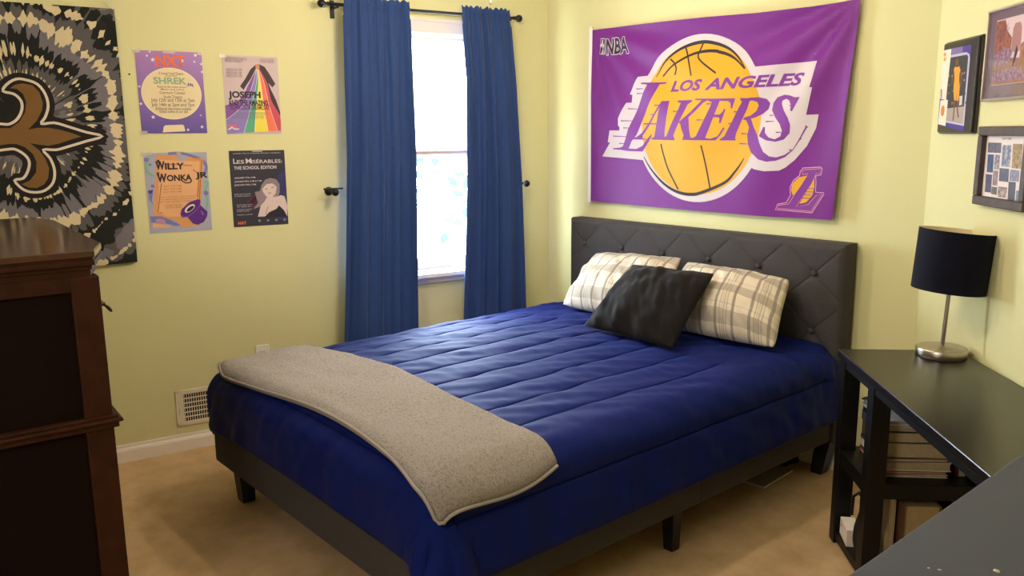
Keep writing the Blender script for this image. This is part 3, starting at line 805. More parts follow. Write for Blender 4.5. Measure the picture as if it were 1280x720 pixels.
b.build('louvres', vent)
MB().box((0.014, -0.012, -0.024), (0.020, -0.005, 0.006), VENTW, 0.001).build('lever', vent)
outl = empty('wall_outlet', wl(-1.727, 0, 0.410), ROT_L)
tag(outl, 'white wall outlet peeking up behind the throw at the bed foot', 'outlet')
MB().box((-0.035, -0.006, -0.057), (0.035, -0.0005, 0.057), WHITEP, 0.003).build('cover_plate', outl)
for s_ in (-1, 1):
    rc = MB().box((-0.017, -0.008, s_*0.02-0.0145), (0.017, -0.0055, s_*0.02+0.0145), WHITEP, 0.003)
    rc = rc.build('receptacle', outl)
    b = MB()
    for x in (-0.007, 0.006):
        b.box((x-0.0012, -0.0085, s_*0.02-0.002), (x+0.0012, -0.0078, s_*0.02+0.006), DARKHOLE)
    b.box((-0.002, -0.0085, s_*0.02-0.009), (0.002, -0.0078, s_*0.02-0.006), DARKHOLE)
    b.build('slots', rc)

# ================================================================ purple flag on the back wall
PUR = pm('purple', '#701c80', 0.5)
PURL = pm('purple_letter', '#78308c', 0.5)
GOLD = pm('gold', '#d19a16', 0.5)
WH = pm('flag_white', '#cbbec1', 0.55)
BK = pm('black', '#33222c', 0.6)
NAV = pm('dark_navy', '#2b2440', 0.6)
ORL = pm('orange_line', '#d98a6a', 0.6)
PINKL = pm('pink_line', '#d9a0d0', 0.6)
fa = Art(); fa.gap = 0.0006
fa.add([(0.378, 2.036), (0.62, 2.034), (0.86, 2.030), (1.12, 2.024), (1.40, 2.012), (1.65, 2.010), (1.869, 2.016), (1.850, 1.75), (1.833, 1.45), (1.814, 1.121), (1.50, 1.112), (1.10, 1.112), (0.70, 1.116), (0.368, 1.122), (0.372, 1.5)], PUR, 0)
BCX, BCZ = 1.083, 1.553
fa.add(ell(BCX, BCZ, 0.385, 0.398, 72), WH, 1)
fa.add(ART['L_block'], WH, 1.4)
fa.add(ART['R_block'], WH, 1.8)
fa.add(ell(BCX, BCZ, 0.350, 0.362, 72), GOLD, 2.4)
wd = [0.010]*len(ART['ball_lines'])
for i, l in enumerate(ART['ball_lines']):
    s_ = smooth_line(l, 5)
    m_ = len(s_)
    if i == 0:
        w_ = [0.008 + 0.014*math.sin(PI*min(1, j/m_*1.1))*(j/m_) for j in range(m_)]
    elif i >= 6:
        w_ = [0.004 + 0.012*math.sin(PI*j/(m_-1)) for j in range(m_)]
    else:
        w_ = 0.0085
    fa.line(s_, w_, BK, 3)
def sm(pts):
    return pts
for kname in [k for k in ART if k.startswith('let_')]:
    fa.add(ART[kname], PURL, 3.4 + 0.2*(kname[-1] in '23'))
for a_, c_ in ART['ticks']:
    fa.line([a_, c_], [0.006, 0.003], BK if False else PURL, 3.2)
fa.text('LOS', 0.912, 1.6895, 0.196, 0.0535, PURL, 3.4, shear=0.32, bold=0.035)
fa.text('ANGELES', 1.122, 1.6885, 0.520, 0.054, PURL, 3.4, shear=0.32, bold=0.035)
for a_ in range(8):
    fa.text('NBA', 0.482+0.004*math.cos(a_*PI/4), 1.898+0.004*math.sin(a_*PI/4), 0.152, 0.082, WH, 2+0.02*a_, shear=0.0, bold=0.03)
fa.text('NBA', 0.482, 1.898, 0.152, 0.082, NAV, 2.6, shear=0.0, bold=0.03)
fa.add([(0.435, 1.905), (0.470, 1.902), (0.474, 1.985), (0.440, 1.989)], WH, 2)
fa.add([(0.438, 1.909), (0.467, 1.906), (0.471, 1.981), (0.443, 1.985)], NAV, 2.3)
fa.add([(0.446, 1.909), (0.456, 1.935), (0.432, 1.950), (0.449, 1.962), (0.452, 1.980), (0.460, 1.980), (0.459, 1.962), (0.468, 1.948), (0.460, 1.936), (0.461, 1.908)], WH, 2.6)
fa.add(ART['sm_out'], PINKL, 2)
cx_ = sum(p[0] for p in ART['sm_out'])/len(ART['sm_out']); cz_ = sum(p[1] for p in ART['sm_out'])/len(ART['sm_out'])
def inset(pts, d):
    n_ = len(pts); out = []
    area = sum(pts[i][0]*pts[(i+1) % n_][1]-pts[(i+1) % n_][0]*pts[i][1] for i in range(n_))
    sgn = 1 if area > 0 else -1
    for i in range(n_):
        a = Vector(pts[i-1]); b_ = Vector(pts[i]); c = Vector(pts[(i+1) % n_])
        t1 = (b_-a).normalized(); t2 = (c-b_).normalized()
        nn_ = Vector((-(t1.y+t2.y), t1.x+t2.x))*sgn
        if nn_.length < 1e-6:
            nn_ = Vector((-t1.y, t1.x))*sgn
        nn_.normalize()
        q = b_ + nn_*d
        out.append((q.x, q.y))
    return out
fa.add(inset(ART['sm_out'], 0.0035), PUR, 2.4)
fa.add(ART['sm_ballL'], GOLD, 2.8); fa.add(ART['sm_ballR'], GOLD, 2.8)
fa.add(ART['sm_stem'], PURL, 3.1)
fa.line(ART['sm_stem']+[ART['sm_stem'][0]], 0.0028, ORL, 3.5)
for q in range(4):
    z_ = 1.205 + 0.014*q
    fa.line([(1.632+0.006*q, z_), (1.70+0.006*q, z_+0.001)], 0.003, PURL, 3.7)
STEPX = [0.37+0.0125*i for i in range(1, 122)]; STEPZ = [1.11+0.0125*i for i in range(1, 76)]
fa.cut(STEPX, STEPZ)
def flag_y(x, z):
    t1 = math.atan2(x-0.36, 2.06-z); r1 = math.hypot(x-0.36, z-2.06)
    t2 = math.atan2(1.90-x, 2.05-z); r2 = math.hypot(1.90-x, z-2.05)
    y = -0.026
    y -= 0.012*math.sin(17*t1)*min(1, max(0, r1-0.10)/0.3)*max(0, 1-r1/1.1)
    y -= 0.016*math.sin(13*t2+0.7)*min(1, max(0, r2-0.06)/0.35)*max(0, 1-r2/1.3)
    y -= 0.0020*math.sin(23*t2)*min(1, max(0, r2-0.1)/0.3)*max(0, 1-r2/1.0)
    y -= 0.010*max(0, (x-1.3)/0.55)*max(0, (1.8-z)/0.7)
    return y
for v in fa.mb.bm.verts:
    v.co.y += flag_y(v.co.x, v.co.z)
fa.face_front()
flag = fa.mb.build('wall_flag', None, normals=False)
tag(flag, 'purple flag with a gold basketball emblem pinned above the headboard', 'flag')
b = MB()
hz_ = np.linspace(1.116, 2.042, 30)
P = np.array([[(x, flag_y(max(x, 0.37), z)-0.003, z) for z in hz_] for x in np.linspace(0.357, 0.380, 3)])
b.grid(P, pm('header_white', '#f1ecee', 0.7)); b.build('header', flag, normals=False)
for z_ in (2.036, 1.106):
    ring = [(0.366+0.009*math.cos(a), -0.022, z_+0.009*math.sin(a)) for a in np.linspace(0, 2*PI, 20)]
    MB().tube(ring, 0.0022, WHITEP, 6, cap=False).build('ring', flag)
MB().lathe([(0.001, 0), (0.010, 0.001), (0.011, 0.006), (0.006, 0.010), (0.001, 0.011)], WHITEP, 14, M=Matrix.Translation((0.366, -0.020, 2.047)) @ Matrix.Rotation(PI/2, 4, 'X')).build('pushpin', flag)

# ================================================================ black tie-dye banner on the window wall
TIE = bpy.data.materials.new('tie_dye_print'); TIE.use_nodes = True
N = NT(TIE)
pb = N.t.nodes['Principled BSDF']; pb.inputs['Roughness'].default_value = 0.9; pb.inputs['Specular IOR Level'].default_value = 0.15
tc = N.n('ShaderNodeTexCoord')
mp_ = N.n('ShaderNodeVectorMath', operation='SUBTRACT'); mp_.inputs[1].default_value = (-2.655, 0, 1.545)
N.l(tc, 'Object', mp_, 0)
flat = N.n('ShaderNodeVectorMath', operation='MULTIPLY'); flat.inputs[1].default_value = (1.12, 0, 1.0)
N.l(mp_, 0, flat, 0)
ln_ = N.n('ShaderNodeVectorMath', operation='LENGTH'); N.l(flat, 0, ln_, 0)
nm = N.n('ShaderNodeVectorMath', operation='NORMALIZE'); N.l(flat, 0, nm, 0)
def madd(a, ao, mul, add):
    q = N.n('ShaderNodeMath', operation='MULTIPLY_ADD'); q.inputs[1].default_value = mul
    N.l(a, ao, q, 0)
    if isinstance(add, tuple): N.l(add[0], add[1], q, 2)
    else: q.inputs[2].default_value = add
    return q
def streak(freq, radial, seed):
    """noise that runs along the radius: fine round the circle, slow outwards"""
    sc_ = N.n('ShaderNodeVectorMath', operation='SCALE'); sc_.inputs['Scale'].default_value = freq
    N.l(nm, 0, sc_, 0)
    r2 = N.n('ShaderNodeVectorMath', operation='SCALE'); r2.inputs['Scale'].default_value = radial
    N.l(flat, 0, r2, 0)
    ad = N.n('ShaderNodeVectorMath', operation='ADD'); N.l(sc_, 0, ad, 0); N.l(r2, 0, ad, 1)
    of = N.n('ShaderNodeVectorMath', operation='ADD'); of.inputs[1].default_value = (seed, seed*1.7, seed*0.3); N.l(ad, 0, of, 0)
    z = N.n('ShaderNodeTexNoise', i_Scale=1.0, i_Detail=1.5); N.l(of, 0, z, 'Vector')
    return z
nB = N.n('ShaderNodeTexNoise', i_Scale=4.0, i_Detail=2.0); N.l(mp_, 0, nB, 'Vector')
R0 = madd(nB, 'Fac', 0.16, (ln_, 'Value')); RR = madd(R0, 0, 1.0, -0.08)
def soft_ramp(stops):
    r = N.n('ShaderNodeValToRGB'); e = r.color_ramp.elements
    e[0].position = stops[0][0]; e[0].color = (stops[0][1],)*3+(1,)
    e[1].position = stops[-1][0]; e[1].color = (stops[-1][1],)*3+(1,)
    for p_, v_ in stops[1:-1]:
        q = e.new(p_); q.color = (v_,)*3+(1,)
    N.l(RR, 0, r, 'Fac')
    return r
def mask(ramp, noise_, amp):
    a = madd(noise_, 'Fac', amp, (ramp, 'Color')); g = N.n('ShaderNodeMath', operation='GREATER_THAN'); g.inputs[1].default_value = 0.5+amp*0.5
    N.l(a, 0, g, 0)
    return g
DK, GR, LG, CREAM = '#262827', '#5f5b5c', '#77727a', '#d8c7a4'
gm_ = mask(soft_ramp([(0.0, 0.1), (0.10, 0.1), (0.15, 0.75), (0.24, 0.8), (0.27, 0.25), (0.33, 0.2), (0.37, 0.75), (0.46, 0.8), (0.50, 0.2), (0.58, 0.15), (0.62, 0.8), (0.68, 0.75), (0.72, 0.1)]), streak(22, 1.6, 3.1), 1.7)
lm_ = mask(soft_ramp([(0.0, 0.2), (0.17, 0.55), (0.24, 0.3), (0.38, 0.7), (0.44, 0.3), (0.60, 0.4), (0.64, 0.6), (0.70, 0.2)]), streak(9, 3.0, 7.7), 0.9)
cm_ = mask(soft_ramp([(0.0, 0.0), (0.17, 0.0), (0.215, 0.45), (0.25, 0.0), (0.27, 0.1), (0.295, 0.6), (0.325, 0.0), (0.375, 0.0), (0.42, 0.85), (0.465, 0.0), (0.485, 0.1), (0.515, 0.7), (0.55, 0.0), (0.63, 0.0), (0.67, 0.75), (0.71, 0.1)]), streak(19, 0.8, 1.3), 2.0)
c1_ = N.n('ShaderNodeMix', data_type='RGBA'); c1_.inputs[6].default_value = lin(GR); c1_.inputs[7].default_value = lin(LG); N.l(lm_, 0, c1_, 0)
c2_ = N.n('ShaderNodeMix', data_type='RGBA'); c2_.inputs[6].default_value = lin(DK); N.t.links.new(c1_.outputs[2], c2_.inputs[7]); N.l(gm_, 0, c2_, 0)
c3_ = N.n('ShaderNodeMix', data_type='RGBA'); N.t.links.new(c2_.outputs[2], c3_.inputs[6]); c3_.inputs[7].default_value = lin(CREAM); N.l(cm_, 0, c3_, 0)
N.t.links.new(c3_.outputs[2], pb.inputs['Base Color'])
FB = pm('fleur_black', '#241f1e', 0.85); FW = pm('fleur_white', '#ddd0c0', 0.8); FG = pm('fleur_gold', '#7d5b31', 0.8)
sa = Art()
sa.add([(-2.264, 2.034), (-2.70, 2.036), (-3.06, 2.045), (-3.055, 1.5), (-3.05, 0.93), (-2.66, 0.928), (-2.264, 0.935), (-2.262, 1.5)], TIE, 0)
fwhite = [tuple(p) for p in ART['fl_white']]
sw = smooth_line(fwhite, 3)
sa.add(inset(fwhite, -0.02), FB, 1)
sa.line(sw, 0.050, FB, 1.3)
sa.add(fwhite, FB, 1.6)
sa.line(sw, 0.0105, FW, 2.2)
sa.add(ART['fl_gold'], FG, 2.6)
sa.cut([-3.05+0.03*i for i in range(27)], [0.95+0.03*i for i in range(37)])
def ban_y(x, z):
    t = math.atan2(-2.25-x, 2.06-z); r = math.hypot(x+2.25, z-2.06)
    return -0.012 - 0.005*math.sin(11*t)*min(1, r/0.3) - 0.008*max(0, (1.4-z)/0.5) - 0.004*math.sin(9*x)*max(0, (1.6-z))
for v in sa.mb.bm.verts:
    v.co.y += ban_y(v.co.x, v.co.z)
sa.face_front()
ban = sa.mb.build('wall_banner', None, (0, 0, 0), ROT_L, normals=False)
tag(ban, 'black tie-dye banner with a gold fleur-de-lis hanging behind the dresser', 'banner')
b = MB()
b.tube([(-2.270, -0.02, 2.03), (-2.285, -0.022, 2.055), (-2.30, -0.02, 2.062), (-2.292, -0.02, 2.045)], 0.0014, WHITEP, 5).tube([(-2.270, -0.02, 2.03), (-2.272, -0.022, 2.052), (-2.283, -0.02, 2.066)], 0.0014, WHITEP, 5)
b.build('tie_string', ban)
MB().tube([(-2.262, -0.015, 2.0), (-2.250, -0.012, 1.994), (-2.246, -0.01, 1.985)], 0.0018, WHITEP, 5).build('tie_string', ban)
nail = MB().lathe([(0.0015, 0.0006), (0.0015, 0.004), (0.004, 0.0045), (0.004, 0.006), (0.001, 0.007)], RODM, 10, M=Matrix.Rotation(PI/2, 4, 'X')).build('nail', None, wl(-2.226, 0, 1.763), ROT_L)
tag(nail, 'small bare nail in the wall left of the purple poster', 'nail')

# ================================================================ four theatre posters
TAPE = bpy.data.materials.new('clear_tape'); TAPE.use_nodes = True
N = NT(TAPE)
pb = N.t.nodes['Principled BSDF']; pb.inputs['Base Color'].default_value = lin('#f4e6d8'); pb.inputs['Roughness'].default_value = 0.25; pb.inputs['Alpha'].default_value = 0.35
PORANGE = pm('bright_orange', '#f0703c')
def poster(X0, X1, z0, z1, TL, TR, BL, label, fn, tapes=()):
    w, h = X1-X0, z1-z0
    A = Art()
    ux = Vector(TR)-Vector(TL); uy = Vector(BL)-Vector(TL)
    det = ux.x*uy.y-ux.y*uy.x
    def q(px, py):
        d_ = Vector((px, py))-Vector(TL)
        a = (d_.x*uy.y-d_.y*uy.x)/det; c = (ux.x*d_.y-ux.y*d_.x)/det
        return (min(max(a, 0), 1)*w, h-min(max(c, 0), 1)*h)
    A.q = q
    def P_(pts): return [q(*p) for p in pts]
    def T(body, a, c, m, lv=3, **k):   # lettering between crop corners a (left, bottom) and c (right, top)
        p0 = q(*a); p1 = q(*c)
        A.text(body, p0[0], p0[1], max(0.004, p1[0]-p0[0]), max(0.002, p1[1]-p0[1]), m, lv, **k)
    fn(A, P_, T, w, h)
    for v in A.mb.bm.verts:
        v.co.y -= 0.0022
    A.face_front()
    o = A.mb.build('poster', None, wl(X0, 0, z0), ROT_L, normals=False)
    tag(o, label, 'poster', 'theatre posters taped to the wall')
    for tx, tz, tw, th in tapes:
        MB().box((tx*w-tw/2, -0.0062, tz*h-th/2), (tx*w+tw/2, -0.0054, tz*h+th/2), TAPE).build('tape', o)
    return o
def p1(A, P_, T, w, h):
    g = bpy.data.materials.new('print_purple_fade'); g.use_nodes = True
    n_ = NT(g); pb_ = n_.t.nodes['Principled BSDF']; pb_.inputs['Roughness'].default_value = 0.5
    tc_ = n_.n('ShaderNodeTexCoord'); se = n_.n('ShaderNodeSeparateXYZ'); mr = n_.n('ShaderNodeMapRange'); mr.inputs[2].default_value = h
    r_ = n_.n('ShaderNodeValToRGB'); r_.color_ramp.elements[0].color = lin('#5a46a0'); r_.color_ramp.elements[1].color = lin('#a878bc')
    n_.l(tc_, 'Object', se, 0); n_.l(se, 'Z', mr, 0); n_.l(mr, 0, r_, 0); n_.l(r_, 0, pb_, 'Base Color')
    A.add([(0, 0), (w, 0), (w, h), (0, h)], g, 0)
    c = P_([(325, 380)])[0]
    A.add(ell(c[0], c[1], 0.455*w, 0.315*h, 64), pm('cream_rim', '#f2e6c4'), 1)
    A.add(ell(c[0], c[1], 0.445*w, 0.306*h, 64), pm('cream', '#e8d5ae'), 1.5)
    T('NXT', (205, 165), (415, 95), PORANGE, 3, bold=0.03)
    for x in (225, 275, 335, 385):
        A.line(P_([(x-14, 182), (x, 160), (x+14, 178)]), 0.006, PORANGE, 3)
    T('SHREK', (190, 302), (430, 262), pm('sage', '#8fae90'), 3, bold=0.03)
    T('JR', (432, 325), (486, 300), pm('blue_violet', '#5a5aa8'), 3, bold=0.03, rot=-0.25)
    BR = pm('brown_ink', '#7d6a5c')
    for tx, y0, xa, xb, hh in (('A United Youth Theatre', 232, 225, 405, 10), ('production', 250, 275, 360, 9), ('Based on the motion picture', 335, 220, 430, 9), ('Music and Lyrics', 355, 245, 415, 10),
                               ('Century Center', 385, 235, 425, 18), ('Studio Theatre', 412, 265, 400, 15), ('July 12th and 13th at 7pm', 443, 175, 495, 20), ('July 14th at 2pm and 7pm', 478, 178, 495, 20), ('Additional information available', 500, 205, 470, 10), ('tickets online at our site', 522, 235, 445, 11)):
        T(tx, (xa, y0), (xb, y0-hh), BR, 3, bold=0.01)
    SW = pm('star_white', '#e9dff0')
    for sx_, sy_, r_ in ((495, 92, 0.010), (182, 122, 0.011), (395, 132, 0.010), (190, 552, 0.010), (556, 645, 0.009), (100, 448, 0.008), (488, 142, 0.007), (140, 92, 0.006), (450, 662, 0.008), (545, 555, 0.005), (88, 318, 0.007), (548, 220, 0.007), (160, 62, 0.006), (540, 160, 0.008)):
        c = P_([(sx_, sy_)])[0]
        A.add(star(c[0], c[1], r_), SW, 2)
    A.add(P_([(262, 672), (268, 628), (280, 618), (410, 620), (420, 632), (430, 672)]), pm('cream', '#e8d5ae'), 2)
poster(-2.196, -1.915, 1.507, 1.868, (52, 48), (540, 72), (110, 672), 'purple fairy-tale musical poster with a cream oval, upper left of the four', p1,
       ((0.02, 0.99, 0.03, 0.018), (0.5, 0.995, 0.05, 0.02), (0.98, 0.99, 0.025, 0.016), (0.03, 0.01, 0.03, 0.016)))
def p2(A, P_, T, w, h):
    A.add([(0, 0), (w, 0), (w, h), (0, h)], pm('pale_lilac', '#a9a8bf'), 0)
    TE = pm('mint', '#7fb59a'); BL_ = pm('periwinkle', '#7a79b6'); VI = pm('violet', '#55358c')
    A.line(smooth_line(P_([(100, 95), (80, 150), (90, 210), (140, 245)])), 0.011, TE, 1)
    A.line(smooth_line(P_([(520, 300), (550, 310), (525, 370), (545, 440), (540, 520)])), 0.011, TE, 1)
    A.line(smooth_line(P_([(240, 75), (330, 72), (420, 95), (500, 130), (535, 180), (520, 240)])), 0.013, BL_, 1)
    for x, y, r_ in ((78, 118, 0.010), (125, 318, 0.008), (535, 388, 0.011), (105, 155, 0.006)):
        c = P_([(x, y)])[0]; A.add(ell(c[0], c[1], r_, r_, 24), BL_, 1.3)
    A.add(P_([(90, 350), (130, 345), (125, 390), (120, 430), (135, 470), (100, 420)]), BL_, 1)
    A.add(P_([(90, 352), (130, 346), (118, 375), (95, 372)]), VI, 1.3)
    TK = pm('ticket_orange', '#d99a66'); TK2 = pm('ticket_light', '#e3ad80'); TB = pm('ticket_line', '#b06a30')
    A.add(P_([(150, 82), (300, 88), (320, 130), (370, 130), (385, 100), (510, 118), (490, 640), (350, 650), (300, 590), (215, 575), (190, 550), (130, 548)]), TK, 2)
    A.add(P_([(175, 120), (480, 140), (465, 560), (240, 560), (165, 520)]), TK2, 2.3)
    for pl_ in ([(190, 300), (165, 520), (200, 528)], [(200, 150), (420, 170)], [(430, 200), (480, 240), (465, 420)], [(430, 110), (498, 128), (480, 460)]):
        A.line(P_(pl_), 0.004, TB, 2.7)
    INK = pm('ink', '#2f2a30')
    T('W', (148, 196), (212, 130), INK, 4, bold=0.05); T('ILLY', (218, 196), (360, 146), INK, 4, bold=0.04)
    T('W', (160, 292), (228, 225), INK, 4, bold=0.05); T('ONKA', (232, 286), (420, 236), INK, 4, bold=0.04); T('JR', (452, 280), (545, 222), INK, 4, bold=0.04)
    A.line(smooth_line(P_([(340, 280), (370, 300), (410, 300), (420, 280)])), 0.005, INK, 4)
    for y in (120, 215):
        c0 = P_([(152, y)])[0]; A.add([(c0[0], c0[1]), (c0[0]+0.014, c0[1]), (c0[0]+0.010, c0[1]-0.008), (c0[0]+0.014, c0[1]-0.014), (c0[0], c0[1]-0.014), (c0[0]+0.004, c0[1]-0.008)], INK, 4)
    for i, tx in enumerate(('JULY 11TH 7 PM', 'JULY 12TH 7 PM', 'JULY 13TH 2 PM')):
        T(tx, (208, 332+22*i), (340, 318+22*i), TB, 4, bold=0.01)
    for i, tx in enumerate(('UNITED YOUTH THEATRE, IN ASSOCIATION WITH', 'MUSIC THEATRE, PRESENTS A LICENSED PRODUCTION', 'BY THE YOUNG COMPANY')):
        T(tx, (182, 412+18*i), (450, 402+18*i), TB, 4)
    T('STUDIO THEATRE', (220, 478), (350, 466), TB, 4); T('CENTURY CENTER', (220, 494), (345, 483), TB, 4)
    A.add(P_([(105, 548), (190, 552), (250, 580), (340, 628), (300, 634), (215, 605), (115, 595)]), BL_, 3)
    A.add(P_([(125, 600), (265, 628), (255, 645), (125, 640)]), TK2, 3.2)
    c = P_([(185, 590)])[0]; A.add(ell(c[0], c[1], 0.022, 0.012, 24, rot=-0.2), pm('rose', '#b98aa8'), 3.5)
    HP = pm('hat_purple', '#5c2a86'); HD = pm('hat_dark', '#3d1a60'); HL = pm('hat_light', '#8a5cb0')
    A.add(P_([(380, 555), (440, 500), (490, 480), (548, 535), (545, 570), (520, 615), (470, 635), (430, 620)]), HP, 4)
    A.add(P_([(335, 545), (345, 505), (400, 455), (470, 432), (492, 440), (488, 480), (450, 530), (390, 568), (350, 572)]), HP, 4.4)
    A.line(smooth_line(P_([(340, 560), (390, 566), (450, 525), (488, 478)])), 0.003, HL, 4.8)
    c = P_([(408, 502)])[0]; A.add(ell(c[0], c[1], 0.027, 0.013, 32, rot=0.62), pm('hat_lining', '#e8dcd8'), 4.8)
    c = P_([(412, 505)])[0]; A.add(ell(c[0], c[1], 0.020, 0.008, 32, rot=0.62), INK, 5.2)
    A.add(P_([(492, 522), (512, 535), (520, 560), (505, 560)]), HL, 4.8)
poster(-2.198, -1.925, 1.058, 1.420, (55, 68), (535, 68), (108, 680), 'lilac poster with an orange ticket and a purple top hat, lower left of the four', p2,
       ((0.05, 0.99, 0.05, 0.014), (0.55, 0.99, 0.02, 0.014)))
def p3(A, P_, T, w, h):
    A.add([(0, 0), (w, 0), (w, h), (0, h)], pm('pale_mauve', '#c9b4b8'), 0)
    RB = pm('robe_dark', '#3f3036')
    A.add(P_([(310, 135), (345, 132), (385, 150), (420, 200), (475, 290), (450, 318), (415, 280), (440, 340), (480, 420), (515, 520), (515, 560), (470, 500), (430, 420), (415, 320), (395, 280), (330, 165), (240, 290), (215, 330), (186, 300), (230, 240), (270, 170)]), RB, 1)
    top = (322, 160)
    cols = [('#8553a0', (218, 325), (65, 445), (75, 560)), ('#8a7cc0', (245, 300), (75, 560), (210, 672)), ('#58a684', (300, 260), (215, 672), (305, 672)), ('#ecd94e', (328, 260), (300, 672), (415, 672)), ('#e87656', (352, 260), (415, 672), (495, 672)), ('#c64e60', (375, 260), (495, 672), (522, 600))]
    edges = [[(320, 160), (245, 300), (222, 350), (165, 412), (66, 445)], [(321, 160), (290, 280), (264, 350), (218, 440), (150, 505), (75, 560)], [(322, 160), (318, 280), (270, 480), (215, 672)], [(325, 160), (335, 280), (315, 480), (302, 672)], [(328, 160), (352, 270), (380, 480), (415, 672)], [(332, 160), (378, 270), (425, 470), (495, 672)], [(338, 160), (405, 280), (440, 420), (512, 550), (520, 672)]]
    for i, (c, *_) in enumerate(cols):
        a = smooth_line([tuple(p) for p in edges[i]], 5); bq = smooth_line([tuple(p) for p in edges[i+1]], 5)
        poly = [tuple(p) for p in a] + ([(80, 672)] if i == 1 else []) + [tuple(p) for p in bq][::-1]
        A.add(P_(poly), pm('rainbow_%s' % ('violet', 'indigo', 'green', 'yellow', 'red', 'crimson')[i], c), 2)
        A.line(P_([tuple(p) for p in a]), 0.0016, pm('stripe_white', '#f0e4e4'), 2.6)
    c = P_([(328, 150)])[0]; A.add(ell(c[0], c[1], 0.010, 0.013, 24), pm('robe_tan', '#c98a62'), 3)
    INK = pm('ink', '#2f2a30')
    T('JOSEPH', (95, 403), (350, 348), INK, 4, bold=0.04); T('AND THE AMAZING', (95, 446), (412, 420), INK, 4, bold=0.03); T('TECHNICOLOR DREAMCOAT', (100, 482), (425, 460), pm('ink_plum', '#5a2f48'), 4, bold=0.02)
    G = pm('grey_ink', '#8a7a84')
    T('UNITED YOUTH THEATRE', (70, 90), (240, 78), G, 4); T('PROUDLY PRESENTS', (70, 107), (210, 96), G, 4); T('CENTURY CENTER', (348, 100), (462, 90), G, 4); T('STUDIO THEATRE', (352, 118), (462, 108), G, 4)
    for i, tx in enumerate(('MARCH 1ST 7 PM', 'MARCH 2ND 7 PM', 'MARCH 3RD 2 PM')):
        T(tx, (78, 177+24*i), (200, 164+24*i), G, 4)
    T('LYRICS BY A YOUNG COMPANY, CAST OF THE SHOW', (150, 528), (410, 516), G, 4); T('MUSIC FROM THE ORIGINAL PRODUCTION', (120, 554), (375, 543), G, 4)
    T('NXT', (95, 630), (165, 602), PORANGE, 4, bold=0.04)
    A.line(P_([(92, 640), (120, 622), (140, 638), (175, 640)]), 0.005, pm('star_white', '#e9dff0'), 4.2)
poster(-1.825, -1.568, 1.502, 1.862, (45, 52), (490, 75), (82, 674), 'white poster with a rainbow striped robe, upper right of the four', p3,
       ((0.0, 0.985, 0.03, 0.016),))
def p4(A, P_, T, w, h):
    A.add([(0, 0), (w, 0), (w, h), (0, h)], pm('slate_navy', '#34323f'), 0)
    A.add(P_([(440, 260), (500, 220), (520, 480), (528, 640), (440, 640), (460, 400)]), pm('indigo', '#34346a'), 1)
    for i in range(6):
        A.add(P_([(180+14*i, 480+10*i), (240, 420+6*i), (262, 436+8*i), (200+10*i, 500+12*i)]), pm('wine', '#5c3348'), 1.2)
    W_ = pm('off_white', '#d6ccd0')
    T('UNITED YOUTH THEATRE PROUDLY PRESENTS:', (62, 88), (460, 72), W_, 4)
    T('L', (66, 166), (92, 125), W_, 4, bold=0.01); T('ES', (96, 166), (152, 135), W_, 4, bold=0.01)
    T('M', (168, 164), (212, 122), W_, 4, bold=0.01); T('IS\u00c9RABLES:', (216, 164), (470, 122), W_, 4, bold=0.01)
    T('THE SCHOOL EDITION', (72, 215), (424, 180), W_, 4, bold=0.02)
    for i, tx in enumerate(('JANUARY 7TH, 7 PM', 'JANUARY 8TH, 2 PM & 7 PM', 'JANUARY 9TH, 2 PM')):
        T(tx, (78, 292+29*i), ((248, 300, 254)[i], 272+29*i), W_, 4, bold=0.02)
    for tx, y0, xb in (('BASED ON THE NOVEL', 420, 215), ('BY A FRENCH AUTHOR', 436, 210), ('MUSIC AND LYRICS', 508, 225), ('AND ORIGINAL TEXT', 523, 215), ('CENTURY CENTER', 546, 225), ('STUDIO THEATRE', 560, 205), ('TICKETS ONLINE', 590, 230)):
        T(tx, (80 if y0 < 450 else 100, y0), (xb, y0-11), W_, 4)
    # a plain generic portrait: long grey hair, pale face, dark dress
    HA = pm('hair_grey', '#8f7f86'); SK = pm('pale_skin', '#d8c2bf'); DR = pm('dress_dark', '#242230')
    A.add(P_([(300, 345), (330, 300), (375, 285), (425, 295), (455, 335), (458, 400), (440, 470), (380, 480), (300, 520), (235, 540), (275, 490), (245, 400), (290, 390)]), HA, 2)
    A.add(P_([(275, 605), (300, 510), (330, 480), (345, 450), (440, 440), (470, 430), (500, 440), (528, 520), (528, 605)]), SK, 2.3)
    A.add(P_([(310, 350), (340, 320), (390, 315), (432, 345), (425, 410), (390, 455), (350, 445), (312, 395)]), SK, 2.6)
    A.add(P_([(300, 345), (345, 292), (400, 290), (440, 330), (432, 360), (395, 330), (345, 335), (310, 372)]), HA, 2.9)
    A.add(P_([(330, 612), (370, 570), (430, 545), (455, 515), (500, 560), (528, 612)]), DR, 3)
    A.line(P_([(335, 378), (352, 372)]), 0.003, DR, 3.2); A.line(P_([(386, 366), (408, 360)]), 0.003, DR, 3.2); A.line(P_([(358, 412), (382, 408)]), 0.003, pm('wine', '#5c3348'), 3.2)
    A.line(P_([(340, 590), (360, 520)]), 0.002, DR, 3.3)
    for x in (290, 362, 433, 505):
        c = P_([(x, 638)])[0]; A.add(ell(c[0], c[1], 0.006, 0.006, 20), pm('badge_grey', '#8f8894'), 4)
    T('NXT', (112, 665), (178, 640), PORANGE, 4, bold=0.04)
poster(-1.824, -1.560, 1.062, 1.424, (28, 62), (490, 52), (78, 685), 'dark navy poster with a pale portrait of a long-haired figure, lower right of the four', p4,
       ((0.5, 0.995, 0.05, 0.01),))

